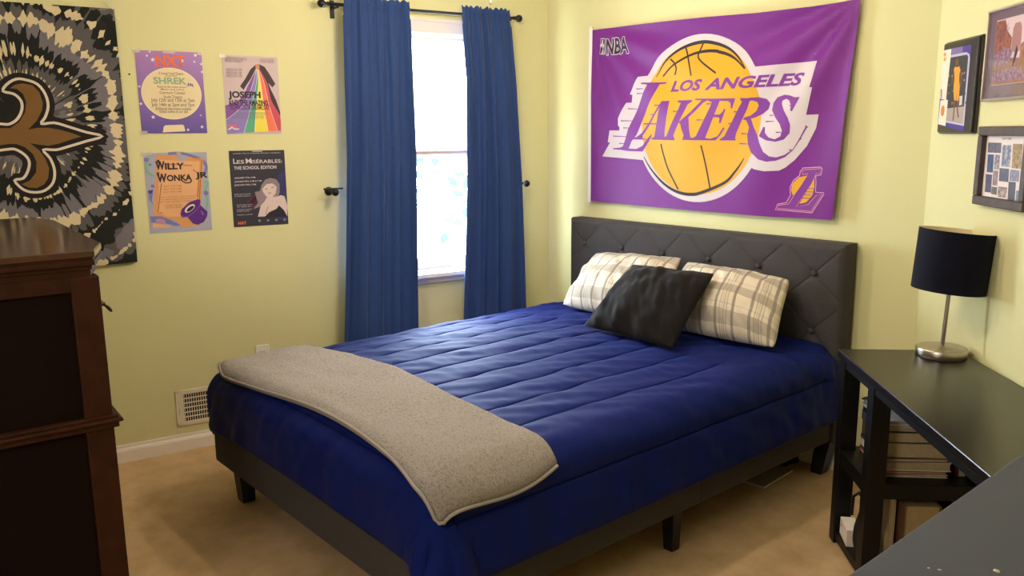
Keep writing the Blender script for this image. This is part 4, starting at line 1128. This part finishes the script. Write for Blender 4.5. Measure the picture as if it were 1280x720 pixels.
# ================================================================ framed pictures on the right wall
def on_right(s, z, off=0.0):
    return Vector((2.177 + s*math.cos(ROT_R) + off*math.sin(ROT_R), s*math.sin(ROT_R) - off*math.cos(ROT_R), z))
def frame_box(mb, w, h, bw, th, m, lip=None, bev=0.003):
    """four mitred-looking sides of a frame, origin bottom left"""
    mb.box((0, -th, 0), (w, -0.002, bw), m, bev).box((0, -th, h-bw), (w, -0.002, h), m, bev)
    mb.box((0, -th, bw), (bw, -0.002, h-bw), m, bev).box((w-bw, -th, bw), (w, -0.002, h-bw), m, bev)
    return mb
def flatart(w, h, y):
    A = Art()
    A.w, A.h = w, h
    def fin(name, parent):
        for v in A.mb.bm.verts:
            v.co.y += y
        A.face_front()
        return A.mb.build(name, parent, normals=False)
    A.fin = fin
    return A
PLQ = mat('black_plaque', '#2a2826', 0.3, spec=0.5)
pq = empty('plaque', on_right(0.098, 1.480), ROT_R)
tag(pq, 'black wooden plaque with a basketball player card, leftmost on the right wall', 'plaque')
b = MB()
b.box((0, -0.012, 0), (0.283, -0.001, 0.330), PLQ, 0.003).box((0.004, -0.022, 0.004), (0.279, -0.010, 0.326), PLQ, 0.006)
b.build('board', pq)
def aff(TL, TR, BL, w, h):
    ux = Vector(TR)-Vector(TL); uy = Vector(BL)-Vector(TL); det = ux.x*uy.y-ux.y*uy.x
    def q(p):
        d_ = Vector(p)-Vector(TL)
        return ((d_.x*uy.y-d_.y*uy.x)/det*w, h-(ux.x*d_.y-ux.y*d_.x)/det*h)
    return lambda pts: [q(p) for p in pts]
A = flatart(0.283, 0.33, -0.0225)
Q = aff((82, 75), (300, 28), (38, 678), 0.283, 0.33)
VIO = pm('card_violet', '#4a3a8c'); LIL = pm('card_lilac', '#b9b4cc'); CW = pm('card_white', '#e8dccc'); ARENA = pm('arena_dark', '#3a3a3a'); COURT = pm('court_grey', '#a89c94'); YEL = pm('kit_yellow', '#e0962c'); SKN = pm('skin_brown', '#7a4a34')
A.add(Q([(85, 122), (257, 90), (216, 628), (52, 612)]), VIO, 1)
A.add(Q([(140, 112), (205, 100), (205, 140), (135, 150)]), pm('card_mauve', '#7a6a9c'), 1.4)
A.add(Q([(112, 170), (125, 155), (228, 135), (245, 148), (248, 175), (218, 590), (95, 590), (86, 575)]), LIL, 1.8)
A.add(Q([(122, 172), (232, 150), (238, 165), (210, 578), (100, 575)]), ARENA, 2.2)
A.add(Q([(108, 500), (218, 470), (211, 576), (100, 574)]), COURT, 2.4)
rr0 = random.Random(5)
for i in range(26):
    x = rr0.uniform(118, 225); y = rr0.uniform(230, 470)
    A.add(Q([(x, y), (x+7, y-2), (x+6, y+12), (x-1, y+13)]), pm('crowd_%s' % ('tan', 'red', 'pale')[i % 3], ('#8a6a52', '#6a3a34', '#9a9088')[i % 3]), 2.6)
A.add(Q([(153, 245), (163, 224), (170, 230), (178, 229), (185, 221), (194, 245), (188, 270), (187, 310), (191, 350), (188, 400), (184, 440), (172, 441), (171, 385), (169, 440), (157, 440), (154, 400), (153, 350), (158, 310), (158, 270)]), YEL, 3)
A.add(ell(*Q([(172, 198)])[0], 0.011, 0.012, 18), SKN, 3)
A.line(Q([(155, 250), (146, 300), (142, 345)]), 0.009, SKN, 2.8); A.line(Q([(193, 250), (200, 300), (196, 350)]), 0.009, SKN, 2.8)
A.line(Q([(163, 440), (158, 490), (152, 570)]), 0.010, SKN, 2.8); A.line(Q([(176, 440), (178, 500), (185, 545)]), 0.010, SKN, 2.8)
A.add(Q([(190, 410), (208, 405), (205, 460), (188, 470)]), pm('kit_white', '#c8c4c8'), 2.9)
A.add(Q([(85, 125), (137, 114), (104, 446), (66, 440)]), CW, 3)
for y in (140, 170):
    A.add(Q([(88, y), (104, y-3), (102, y+22), (86, y+24)]), pm('card_orange', '#d9944e'), 3.4)
for y in range(380, 440, 12):
    A.add(Q([(71, y), (80, y-2), (79, y+7), (70, y+9)]), pm('ink', '#2f2a30'), 3.4)
A.add(Q([(70, 452), (118, 442), (104, 614), (55, 610)]), CW, 3.2)
A.add(ell(*Q([(85, 518)])[0], 0.016, 0.020, 24), pm('medal_orange', '#c8813c'), 3.6)
A.fin('card', pq)

SILV = mat('silver_frame', '#c9bdb2', 0.3, metal=0.85)
sf = empty('picture_frame', on_right(0.418, 1.587), ROT_R)
tag(sf, 'silver framed autumn city photograph with a wide mauve mat, upper right on the right wall', 'picture frame')
b = MB(); frame_box(b, 0.42, 0.290, 0.008, 0.020, SILV); b.build('frame', sf)
A = flatart(0.42, 0.29, -0.010)
A.add([(0.006, 0.006), (0.414, 0.006), (0.414, 0.284), (0.006, 0.284)], pm('mat_mauve', '#75636b', 0.4), 0)
A.fin('mat_board', sf)
A = flatart(0.42, 0.29, -0.0115)
fx0, fx1, fz0, fz1 = 0.055, 0.365, 0.050, 0.252
A.add([(fx0-0.002, fz0-0.002), (fx1+0.002, fz0-0.002), (fx1+0.002, fz1+0.002), (fx0-0.002, fz1+0.002)], pm('photo_rim', '#d9b8a0'), 0)
A.add([(fx0, fz0), (fx1, fz0), (fx1, fz1), (fx0, fz1)], pm('photo_sky', '#e6cfd2'), 0.5)
FOL = mat('photo_foliage', '#b5622a', 0.5, vary=(60, '#7a4a30', 0.4, 0.6)); FOL2 = mat('photo_grass', '#a87a3c', 0.5, vary=(40, '#8a5a40', 0.35, 0.65)); MAU = mat('photo_crowd', '#7a4a66', 0.5, vary=(80, '#a88a94', 0.4, 0.6))
A.add([(fx0+0.105, 0.145), (fx0+0.165, 0.145), (fx0+0.160, 0.215), (fx0+0.150, 0.232), (fx0+0.118, 0.232), (fx0+0.108, 0.218)], pm('tower_rose', '#b58478'), 1)
A.add([(fx0, 0.12), (fx0+0.10, 0.12), (fx0+0.105, 0.19), (fx0+0.07, 0.215), (fx0+0.055, 0.25), (fx0, 0.25)], FOL, 1.4)
A.add([(fx0+0.16, 0.12), (fx1, 0.12), (fx1, 0.24), (fx0+0.24, 0.21), (fx0+0.20, 0.18), (fx0+0.165, 0.165)], FOL, 1.4)
for i in range(9):
    A.line([(fx0+0.03, 0.18), (fx0+0.02+0.008*i, 0.225+0.004*(i % 4))], 0.002, pm('twig', '#7a4a38'), 1.6)
A.add([(fx0, fz0), (fx1, fz0), (fx1, 0.130), (fx0+0.15, 0.125), (fx0, 0.135)], FOL2, 1.7)
A.add([(fx0, 0.105), (fx0+0.10, 0.110), (fx0+0.12, 0.150), (fx0+0.07, 0.165), (fx0, 0.145)], MAU, 2)
A.add([(fx0, 0.058), (fx1, 0.058), (fx1, 0.092), (fx0+0.1, 0.098), (fx0, 0.09)], MAU, 2)
A.add([(fx0+0.122, 0.10), (fx0+0.130, 0.10), (fx0+0.150, 0.145), (fx0+0.140, 0.165), (fx0+0.130, 0.140)], pm('ink', '#2f2a30'), 2.3)
A.fin('photograph', sf)
PG = bpy.data.materials.new('picture_glass'); PG.use_nodes = True
N = NT(PG)
for nd in list(N.t.nodes): N.t.nodes.remove(nd)
go = N.n('ShaderNodeOutputMaterial'); gm = N.n('ShaderNodeMixShader', i_Fac=0.08); gt = N.n('ShaderNodeBsdfTransparent'); gg = N.n('ShaderNodeBsdfGlossy', i_Roughness=0.03)
N.l(gt, 0, gm, 1); N.l(gg, 0, gm, 2); N.l(gm, 0, go, 0)
MB().box((0.006, -0.0160, 0.006), (0.414, -0.0145, 0.284), PG).build('glass', sf)

WDF = mat('dark_frame_wood', '#51413c', 0.5, vary=(25, '#3c2f2b', 0.35, 0.65))
cf = empty('picture_frame', on_right(0.450, 1.246), ROT_R)
tag(cf, 'dark brown wooden frame with a collage of small city photographs, lower on the right wall', 'picture frame')
b = MB(); frame_box(b, 0.325, 0.258, 0.030, 0.030, WDF, bev=0.004); b.build('frame', cf)
A = flatart(0.325, 0.258, -0.012)
A.add([(0.026, 0.026), (0.299, 0.026), (0.299, 0.232), (0.026, 0.232)], pm('collage_white', '#e4d8d6'), 0)
Q = aff((112, 126), (404, 126), (98, 575), 0.269, 0.202)
Qs = lambda pts: [(p[0]+0.028, p[1]+0.028) for p in Q(pts)]
A.text('NEW YORK', *Qs([(222, 158)])[0], 0.060, 0.007, pm('ink', '#2f2a30'), 2)
cells = [((125, 180), (220, 252), '#6a6478'), ((228, 195), (288, 345), '#4f6a96'), ((298, 185), (360, 352), '#b0956a'), ((368, 180), (402, 262), '#8a7a58'), ((127, 265), (172, 395), '#3f5486'), ((178, 265), (215, 370), '#6a6884'), ((218, 358), (284, 450), '#55607c'), ((290, 362), (352, 440), '#7a7490'), ((362, 272), (400, 352), '#8a8288'), ((358, 362), (396, 442), '#66707a'),
         ((122, 410), (168, 540), '#4c4e72'), ((174, 378), (210, 485), '#8a6a60'), ((170, 495), (210, 550), '#6f6a58'), ((216, 488), (278, 562), '#7c6472'), ((286, 445), (334, 570), '#4e5066'), ((340, 500), (388, 575), '#5e7288')]
for i, (a_, c_, col) in enumerate(cells):
    m_ = mat('collage_photo_%s' % 'abcdefghijklmnop'[i], col, 0.4, vary=(70, ('#2a3048', '#d8c8b8', '#4a3a34', '#9aa8c0')[i % 4], 0.42, 0.75))
    x0_, y0_ = a_; x1_, y1_ = c_
    sk = -0.035
    A.add(Qs([(x0_, y0_), (x1_, y0_), (x1_, y1_), (x0_, y1_)]), m_, 1)
A.fin('collage', cf)

# ================================================================ black desk along the right wall
desk = empty('desk', (2.18, -0.60, 0), ROT_R)
tag(desk, 'black wooden desk with an open shelf end, beside the bed against the right wall', 'desk')
DT = mat('black_desk_top', '#1d1612', 0.28, spec=0.5, vary=(30, '#18120f', 0.3, 0.7))
MB().box((-0.014, -0.008, 0.694), (1.22, 0.412, 0.722), DT, 0.003).build('desk_top', desk)
b = MB()
b.box((0.0, 0.004, 0.664), (1.2, 0.026, 0.696), BLACKWOOD, 0.001).box((0.0, 0.384, 0.664), (1.2, 0.406, 0.696), BLACKWOOD, 0.001)
b.build('apron', desk)
for x0_, y0_ in ((0, 0), (0.29, 0), (0.0, 0.35), (0.29, 0.35), (1.145, 0.0), (1.145, 0.35)):
    MB().box((x0_, y0_, 0.0), (x0_+(0.055 if x0_ != 0.0 else 0.05), y0_+0.058, 0.695), BLACKWOOD, 0.002).build('leg', desk)
MB().box((0.003, 0.006, 0.308), (0.342, 0.405, 0.361), BLACKWOOD, 0.002).build('shelf', desk)
MB().box((0.003, 0.006, 0.014), (0.342, 0.405, 0.048), BLACKWOOD, 0.002).build('bottom_shelf', desk)
def dl(x, y, z):
    return Vector((2.18 + x*math.cos(ROT_R) - y*math.sin(ROT_R), -0.60 + x*math.sin(ROT_R) + y*math.cos(ROT_R), z))

# lamp
lampo = empty('table_lamp', dl(0.070, 0.315, 0.722), 0)
tag(lampo, 'brushed nickel table lamp with a dark navy drum shade on the black desk', 'lamp')
MB().lathe([(0.001, 0.0005), (0.079, 0.0005), (0.0815, 0.003), (0.0815, 0.0295), (0.079, 0.0325), (0.074, 0.0335), (0.012, 0.0345), (0.010, 0.040), (0.001, 0.041)], METAL, 56).build('base', lampo)
tilt = Matrix.Rotation(math.radians(2.2), 4, _f)
MB().lathe([(0.0065, 0.024), (0.0065, 0.36), (0.010, 0.362), (0.010, 0.40), (0.001, 0.402)], METAL, 18, M=tilt).build('pole', lampo)
SHN = mat('navy_shade_cloth', '#0b0c1e', 0.8, spec=0.15, sheen=0.05); SHI = mat('shade_lining', '#d9c3a0', 0.7)
tilt2 = tilt @ Matrix.Translation((0, 0, 0.34)) @ Matrix.Rotation(math.radians(3.0), 4, _f) @ Matrix.Translation((0, 0, -0.34))
b = MB()
b.lathe([(0.116, 0.232), (0.121, 0.438)], SHN, 56, cap=False, M=tilt2)
b.lathe([(0.1145, 0.232), (0.1195, 0.438)], SHI, 56, cap=False, M=tilt2)
b.lathe([(0.1145, 0.232), (0.116, 0.232)], SHN, 56, cap=False, M=tilt2)
b.lathe([(0.1195, 0.438), (0.121, 0.438)], SHN, 56, cap=False, M=tilt2)
b.build('lamp_shade', lampo, normals=False)
b = MB()
for k_ in range(3):
    a = 2*PI*k_/3
    b.tube([tilt2 @ Vector((0.009*math.cos(a), 0.009*math.sin(a), 0.385)), tilt2 @ Vector((0.1185*math.cos(a), 0.1185*math.sin(a), 0.425))], 0.0015, METAL, 6)
b.build('spider', lampo)
cb = [dl(0.07, 0.39, 0.730), dl(0.03, 0.409, 0.728), dl(-0.02, 0.420, 0.722), dl(-0.03, 0.40, 0.66), dl(0.0, 0.20, 0.575), dl(0.05, 0.075, 0.560), dl(0.11, 0.06, 0.575), dl(0.17, 0.06, 0.605), dl(0.26, 0.07, 0.640), dl(0.30, 0.20, 0.60), dl(0.27, 0.40, 0.50), dl(0.27, 0.412, 0.40)]
o_ = lampo.location
cbs = []
for i in range(len(cb)-1):
    p0, p1_, p2_, p3_ = cb[max(i-1, 0)], cb[i], cb[i+1], cb[min(i+2, len(cb)-1)]
    for j in range(5):
        t = j/5
        cbs.append(0.5*((2*p1_)+(p2_-p0)*t+(2*p0-5*p1_+4*p2_-p3_)*t*t+(3*p1_-p0-3*p2_+p3_)*t**3)-o_)
MB().tube(cbs, 0.0025, mat('black_rubber', '#121212', 0.6), 6).build('cord', lampo)

# books on the shelf
PAGES = mat('book_pages', '#9c8d70', 0.85, bump=(0.5, 0, 0.001), vary=(60, '#a8997c', 0.35, 0.65))
def book(name, x0_, x1_, y0_, y1_, z0_, t, cover, label, group, rot=0.0, spine='y'):
    r = empty(name, dl((x0_+x1_)/2, (y0_+y1_)/2, z0_), ROT_R+rot)
    tag(r, label, 'book', group)
    lx, ly = (x1_-x0_)/2, (y1_-y0_)/2
    cv = mat('cover_'+cover[0], cover[1], 0.45)
    ct = min(0.0022, t*0.18)
    b = MB()
    b.box((-lx, -ly, 0), (lx, ly, ct), cv, 0.0004).box((-lx, -ly, t-ct), (lx, ly, t), cv, 0.0004)
    b.box((-lx, -ly, 0), (lx, -ly+0.003, t), cv, 0.0004)
    b.build('cover', r)
    MB().box((-lx+0.003, -ly+0.003, ct), (lx-0.003, ly-0.004, t-ct), PAGES).build('pages', r)
    return r
G = 'books stacked on the desk shelf'
z = 0.3615
stack = [(0.011, 'cream', '#cfc4ae', 0.00, 0.205, 'thin pale book at the bottom of the stack on the desk shelf'),
         (0.011, 'maroon', '#8a2a2c', 0.004, 0.200, 'thin red-spined book second from the bottom of the shelf stack'),
         (0.030, 'white', '#d8d2ca', 0.000, 0.215, 'thick white-spined book third from the bottom of the shelf stack'),
         (0.014, 'plum', '#4a2c3a', 0.006, 0.200, 'plum paperback fourth from the bottom of the shelf stack'),
         (0.052, 'brown', '#5a4632', 0.004, 0.205, 'very thick brown paperback in the middle of the shelf stack'),
         (0.036, 'slate', '#3c4458', 0.002, 0.200, 'thick slate paperback just under the dark book in the shelf stack'),
         (0.014, 'black', '#1c1c20', 0.000, 0.210, 'thin black book below the two pale top books on the shelf stack'),
         (0.012, 'lilac', '#c2c2d8', 0.000, 0.215, 'pale lilac book second from the top of the shelf stack'),
         (0.013, 'white_blue', '#aeb6cc', 0.003, 0.205, 'pale blue book with large dark lettering on top of the shelf stack')]
for i, (t, cn, cc, dx, wy, lb) in enumerate(stack):
    r = book('book', 0.040+dx, 0.282+dx*0.5, 0.075, 0.075+wy, z, t, (cn, cc), lb, G, rot=(0.02 if i % 2 else -0.015))
    z += t + 0.0003
A = Art()
A.text('HALL', -0.085, -0.02, 0.17, 0.045, pm('book_blue', '#2c3a66'), 1, bold=0.03)
for v in A.mb.bm.verts:
    v.co = Vector((v.co.x, v.co.z, 0.0137))
A.mb.build('title', r)
lb_ = book('book', 0.10, 0.27, 0.315, 0.345, 0.3615, 0.12, ('dark_red', '#4a1c20'), 'dark book standing behind the stack on the desk shelf', G)
# lower shelf contents
vb = empty('book', dl(0.235, 0.198, 0.049), ROT_R)
tag(vb, 'thick old book standing on the bottom shelf of the black desk, pages outward', 'book')
b = MB(); cvm = mat('cover_tan', '#6a4a34', 0.6)
b.box((-0.08, -0.058, 0), (0.078, -0.055, 0.225), cvm, 0.0005).box((-0.08, 0.055, 0), (0.078, 0.058, 0.225), cvm, 0.0005).box((-0.083, -0.058, 0), (-0.079, 0.058, 0.225), cvm, 0.0005)
b.build('cover', vb)
MB().box((-0.079, -0.054, 0.003), (0.072, 0.054, 0.221), mat('old_pages', '#a08a60', 0.9, vary=(30, '#96825a', 0.3, 0.7))).build('pages', vb)
rb = empty('book', dl(0.245, 0.282, 0.049), ROT_R)
tag(rb, 'dark red book standing beside the thick old book on the bottom desk shelf', 'book')
b = MB(); cvm = mat('cover_red', '#451315', 0.5)
b.box((-0.07, -0.016, 0), (0.07, -0.0135, 0.19), cvm, 0.0005).box((-0.07, 0.0135, 0), (0.07, 0.016, 0.19), cvm, 0.0005).box((-0.07, -0.016, 0), (-0.067, 0.016, 0.19), cvm, 0.0005)
b.build('cover', rb); MB().box((-0.067, -0.013, 0.002), (0.066, 0.013, 0.187), PAGES).build('pages', rb)
fo = empty('paper_folder', dl(0.150, 0.118, 0.049), ROT_R+PI/2)
tag(fo, 'cream paper folder standing behind the white box on the bottom desk shelf', 'folder')
FC = mat('folder_card', '#cdbb98', 0.8)
b = MB(); b.box((-0.012, -0.12, 0), (-0.009, 0.10, 0.235), FC, 0.0006).box((0.006, -0.12, 0), (0.009, 0.10, 0.225), FC, 0.0006).box((-0.012, -0.12, 0), (0.009, 0.10, 0.003), FC); b.build('card', fo)
MB().box((-0.008, -0.115, 0.003), (0.005, 0.095, 0.226), mat('paper_white', '#d9d0c2', 0.8)).build('papers', fo)
bag = empty('cloth_pouch', dl(0.225, 0.050, 0.049), ROT_R)
tag(bag, 'crumpled black cloth pouch on the bottom shelf of the black desk', 'pouch')
BAGM = mat('black_nylon', '#131214', 0.7)
n1_, n2_ = 28, 18
P = np.zeros((n1_, n2_, 3))
for i in range(n1_):
    for j in range(n2_):
        a = 2*PI*i/(n1_-1); t = j/(n2_-1)
        r_ = 0.040*math.sin(PI*min(1, 0.12+0.8*t))**0.6*(1+0.22*math.sin(3*a+4*t)) * (1-0.35*t)
        P[i, j] = (r_*math.cos(a)*0.75, r_*math.sin(a), 0.001+0.20*t)
b = MB(); b.grid(P, BAGM); b.build('body', bag, merge=1e-4)
MB().tube([(0.0, 0.0, 0.19), (-0.03, -0.02, 0.215), (-0.055, -0.03, 0.19), (-0.06, -0.03, 0.12)], 0.006, BAGM, 8).build('strap', bag)
wbx = empty('small_box', dl(0.118, 0.036, 0.049), ROT_R-0.1)
tag(wbx, 'small white cardboard box at the front of the bottom desk shelf', 'box')
WC = mat('white_card', '#e6ddd6', 0.6)
MB().box((-0.055, -0.024, 0), (0.055, 0.024, 0.062), WC, 0.001).build('carton', wbx)
INK = pm('ink', '#2f2a30')
MB().box((-0.045, -0.0245, 0.034), (-0.03, -0.0241, 0.040), INK).build('printed_mark', wbx)

# ================================================================ grey tabletop in the near right corner
gt_ = empty('grey_table', (3.105, -1.66, 0), 0)
tag(gt_, 'matte grey tabletop filling the bottom right corner, pale specks on it', 'table')
GREY = mat('grey_laminate', '#4d515f', 0.6, spec=0.25, vary=(3, '#484c59', 0.3, 0.7))
GFR = mat('grey_frame', '#3a383d', 0.6)
MB().box((0, -1.42, 0.872), (0.52, 0, 0.900), GREY, 0.004).build('tabletop', gt_)
MB().box((0.03, -1.39, 0.80), (0.49, -0.03, 0.873), GFR, 0.003).build('apron', gt_)
for x0_, y0_ in ((0.02, -1.40), (0.45, -1.40), (0.02, -0.07), (0.45, -0.07)):
    MB().box((x0_, y0_, 0), (x0_+0.05, y0_+0.05, 0.873), GFR, 0.003).build('leg', gt_)
SPK = mat('pale_flake', '#cfc5a8', 0.8)
for i, (x0_, y0_, r_, lb) in enumerate(((3.235, -2.189, 0.0052, 'largest pale flake on the grey tabletop, nearest the right edge of the picture'), (3.182, -2.243, 0.0026, 'small pale flake on the grey tabletop, the right one of two'), (3.170, -2.249, 0.0020, 'tiny pale flake on the grey tabletop, furthest left of the flakes'))):
    o = MB().lathe([(0.0001, 0.0), (r_, 0.0003), (r_*0.8, r_*0.45), (0.0001, r_*0.6)], SPK, 9).build('flake', None, (x0_, y0_, 0.9), 0.4*i)
    o.scale = (1.0, 0.6, 1)
    tag(o, lb, 'flake', 'pale flakes on the grey tabletop')

# ================================================================ dresser at the foot of the bed
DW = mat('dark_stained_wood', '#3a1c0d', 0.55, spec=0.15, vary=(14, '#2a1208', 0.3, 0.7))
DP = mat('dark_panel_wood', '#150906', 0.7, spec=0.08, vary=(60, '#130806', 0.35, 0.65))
DTOP = mat('dresser_top_wood', '#4a2c1a', 0.16, spec=0.6, vary=(10, '#3c2214', 0.3, 0.7), coat=0.5)
BRASS = mat('aged_brass', '#4a3a24', 0.4, metal=0.9)
dr = empty('dresser', (1.236, -2.794, 0), math.radians(176))
tag(dr, 'tall dark stained dresser with stepped mouldings and a glossy top, at the left edge', 'dresser')
W_, D_ = 1.16, 0.50
def outline(e):
    return [(0-e, 0.0-e*0.6), (0.16, -0.046-e), (W_-0.16, -0.046-e), (W_+e, 0.0-e*0.6), (W_+e, D_), (0-e, D_)]
b = MB(); b.prism(outline(0.0), 1.182, 1.200, DTOP, 0.003); b.build('top', dr)
b = MB()
for e, za, zb in ((-0.006, 1.172, 1.183), (-0.002, 1.160, 1.173), (-0.012, 1.148, 1.161), (-0.018, 1.128, 1.149)):
    b.prism(outline(e), za, zb, DW, 0.002)
b.build('cornice', dr)
ins = 0.026
b = MB()
# frame posts, rails and recessed side panels
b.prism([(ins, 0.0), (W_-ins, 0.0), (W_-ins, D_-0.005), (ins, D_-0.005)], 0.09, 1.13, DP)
for xa, xb in ((ins-0.014, ins+0.04), (W_-ins-0.04, W_-ins+0.014)):
    for ya, yb in ((-0.008, 0.062), (D_-0.066, D_-0.002)):
        b.box((xa, ya, 0.0), (xb, yb, 1.13), DW, 0.004)
b.box((ins-0.012, 0.05, 0.09), (ins+0.02, D_-0.05, 0.16), DW, 0.003)
b.box((ins-0.012, 0.05, 1.09), (ins+0.02, D_-0.05, 1.13), DW, 0.003)
b.build('carcass', dr)
b = MB()
b.prism([(ins-0.030, -0.030), (W_-ins+0.030, -0.030), (W_-ins+0.030, D_), (ins-0.030, D_)], 0.722, 0.733, DW, 0.004)
b.prism([(ins-0.022, -0.020), (W_-ins+0.022, -0.020), (W_-ins+0.022, D_), (ins-0.022, D_)], 0.706, 0.723, DW, 0.003)
b.prism([(ins-0.020, -0.018), (W_-ins+0.020, -0.018), (W_-ins+0.020, D_), (ins-0.020, D_)], 0.732, 0.742, DW, 0.003)
b.build('waist_moulding', dr)
for xa, xb, za, zb in ((0.075, 0.57, 0.95, 1.12), (0.59, W_-0.075, 0.95, 1.12), (0.075, W_-0.075, 0.755, 0.935), (0.075, W_-0.075, 0.53, 0.695), (0.075, W_-0.075, 0.33, 0.515), (0.075, W_-0.075, 0.11, 0.315)):
    o = MB().box((xa, -0.016, za), (xb, 0.004, zb), DW, 0.004).build('drawer', dr)
    for hx in ((xa+0.075, xb-0.075) if xb-xa < 0.6 else (xa+0.22, xb-0.22)):
        hz0 = (za+zb)/2
        arc = [(hx+0.045*math.cos(a), -0.022-0.030*math.sin(a)**0.5, hz0-0.030*math.sin(a)) for a in np.linspace(0, PI, 13)]
        b = MB(); b.tube(arc, 0.0035, BRASS, 8)
        for s_ in (-1, 1):
            b.lathe([(0.012, 0.0), (0.012, 0.003), (0.006, 0.006), (0.005, 0.016), (0.001, 0.017)], BRASS, 12, M=Matrix.Translation((hx+s_*0.045, -0.0158, hz0)) @ Matrix.Rotation(PI/2, 4, 'X'))
        b.build('handle', o)

# ================================================================ ceiling light and its pull chain
cl = empty('ceiling_light', (1.286, -1.474, 2.44), 0)
tag(cl, 'ceiling light whose pull chain end shows at the top edge above the curtains', 'ceiling light')
MB().lathe([(0.001, -0.0005), (0.085, -0.0005), (0.085, -0.012), (0.06, -0.04), (0.02, -0.05), (0.018, -0.16), (0.04, -0.17), (0.04, -0.21), (0.012, -0.25), (0.001, -0.255)], METAL, 32).build('canopy', cl)
MILK = bpy.data.materials.new('milk_glass'); MILK.use_nodes = True
pb = MILK.node_tree.nodes['Principled BSDF']; pb.inputs['Base Color'].default_value = lin('#fff2e0'); pb.inputs['Emission Color'].default_value = lin('#ffdcb0'); pb.inputs['Emission Strength'].default_value = 2.0
for ax, ay in ((0.274, -0.126), (-0.276, 0.124)):
    MB().tube([(0.03*ax/0.3, 0.03*ay/0.3, -0.19), (ax*0.6, ay*0.6, -0.17), (ax, ay, -0.20)], 0.008, METAL, 10).build('arm', cl)
    MB().lathe([(0.02, -0.195), (0.03, -0.205), (0.055, -0.225), (0.075, -0.265)], MILK, 28, c=(ax, ay, 0), cap=False).build('glass_shade', cl)
b = MB()
for i in range(56):
    zc = -0.256 - 0.0042*i
    b.lathe([(0.0002, -0.0014), (0.0014, 0), (0.0002, 0.0014)], METAL, 6, c=(0, 0, zc))
b.tube([(0, 0, -0.25), (0, 0, -0.494)], 0.0005, METAL, 5)
b.lathe([(0.0005, -0.491), (0.003, -0.494), (0.0045, -0.502), (0.003, -0.509), (0.0005, -0.511)], METAL, 12)
b.build('pull_chain', cl)

# ================================================================ things under the bed
mg = empty('magazine', (1.72, -0.29, 0), math.radians(4))
tag(mg, 'pale magazine lying on the carpet under the bed near its head', 'magazine')
MB().box((-0.11, -0.13, 0.001), (0.055, 0.13, 0.010), mat('paper_white', '#d9d0c2', 0.8), 0.001).build('pages', mg)
MB().box((-0.112, -0.132, 0.010), (0.057, 0.132, 0.0115), mat('cover_grey', '#9a9088', 0.5), 0.0005).build('cover', mg)
n1_, n2_ = 36, 20
P = np.zeros((n1_, n2_, 3))
for i in range(n1_):
    for j in range(n2_):
        a = 2*PI*i/(n1_-1); t = j/(n2_-1)
        r_ = (1-t**2.2)**0.5 if t < 1 else 0.0
        P[i, j] = ((0.085+0.012*math.sin(5*a+3*t))*math.cos(a)*r_, (0.10+0.015*math.sin(4*a))*math.sin(a)*r_, 0.001+0.05*t*(1+0.25*math.sin(3*a)))
b = MB(); b.grid(P, mat('black_mesh_cloth', '#151414', 0.9, bump=(250, 0.8, 0.004))); cl_ = b.build('cloth_bundle', None, (1.64, -0.085, 0), 0.2, merge=1e-4)
tag(cl_, 'crumpled dark cloth on the carpet under the bed by the rear leg', 'cloth')
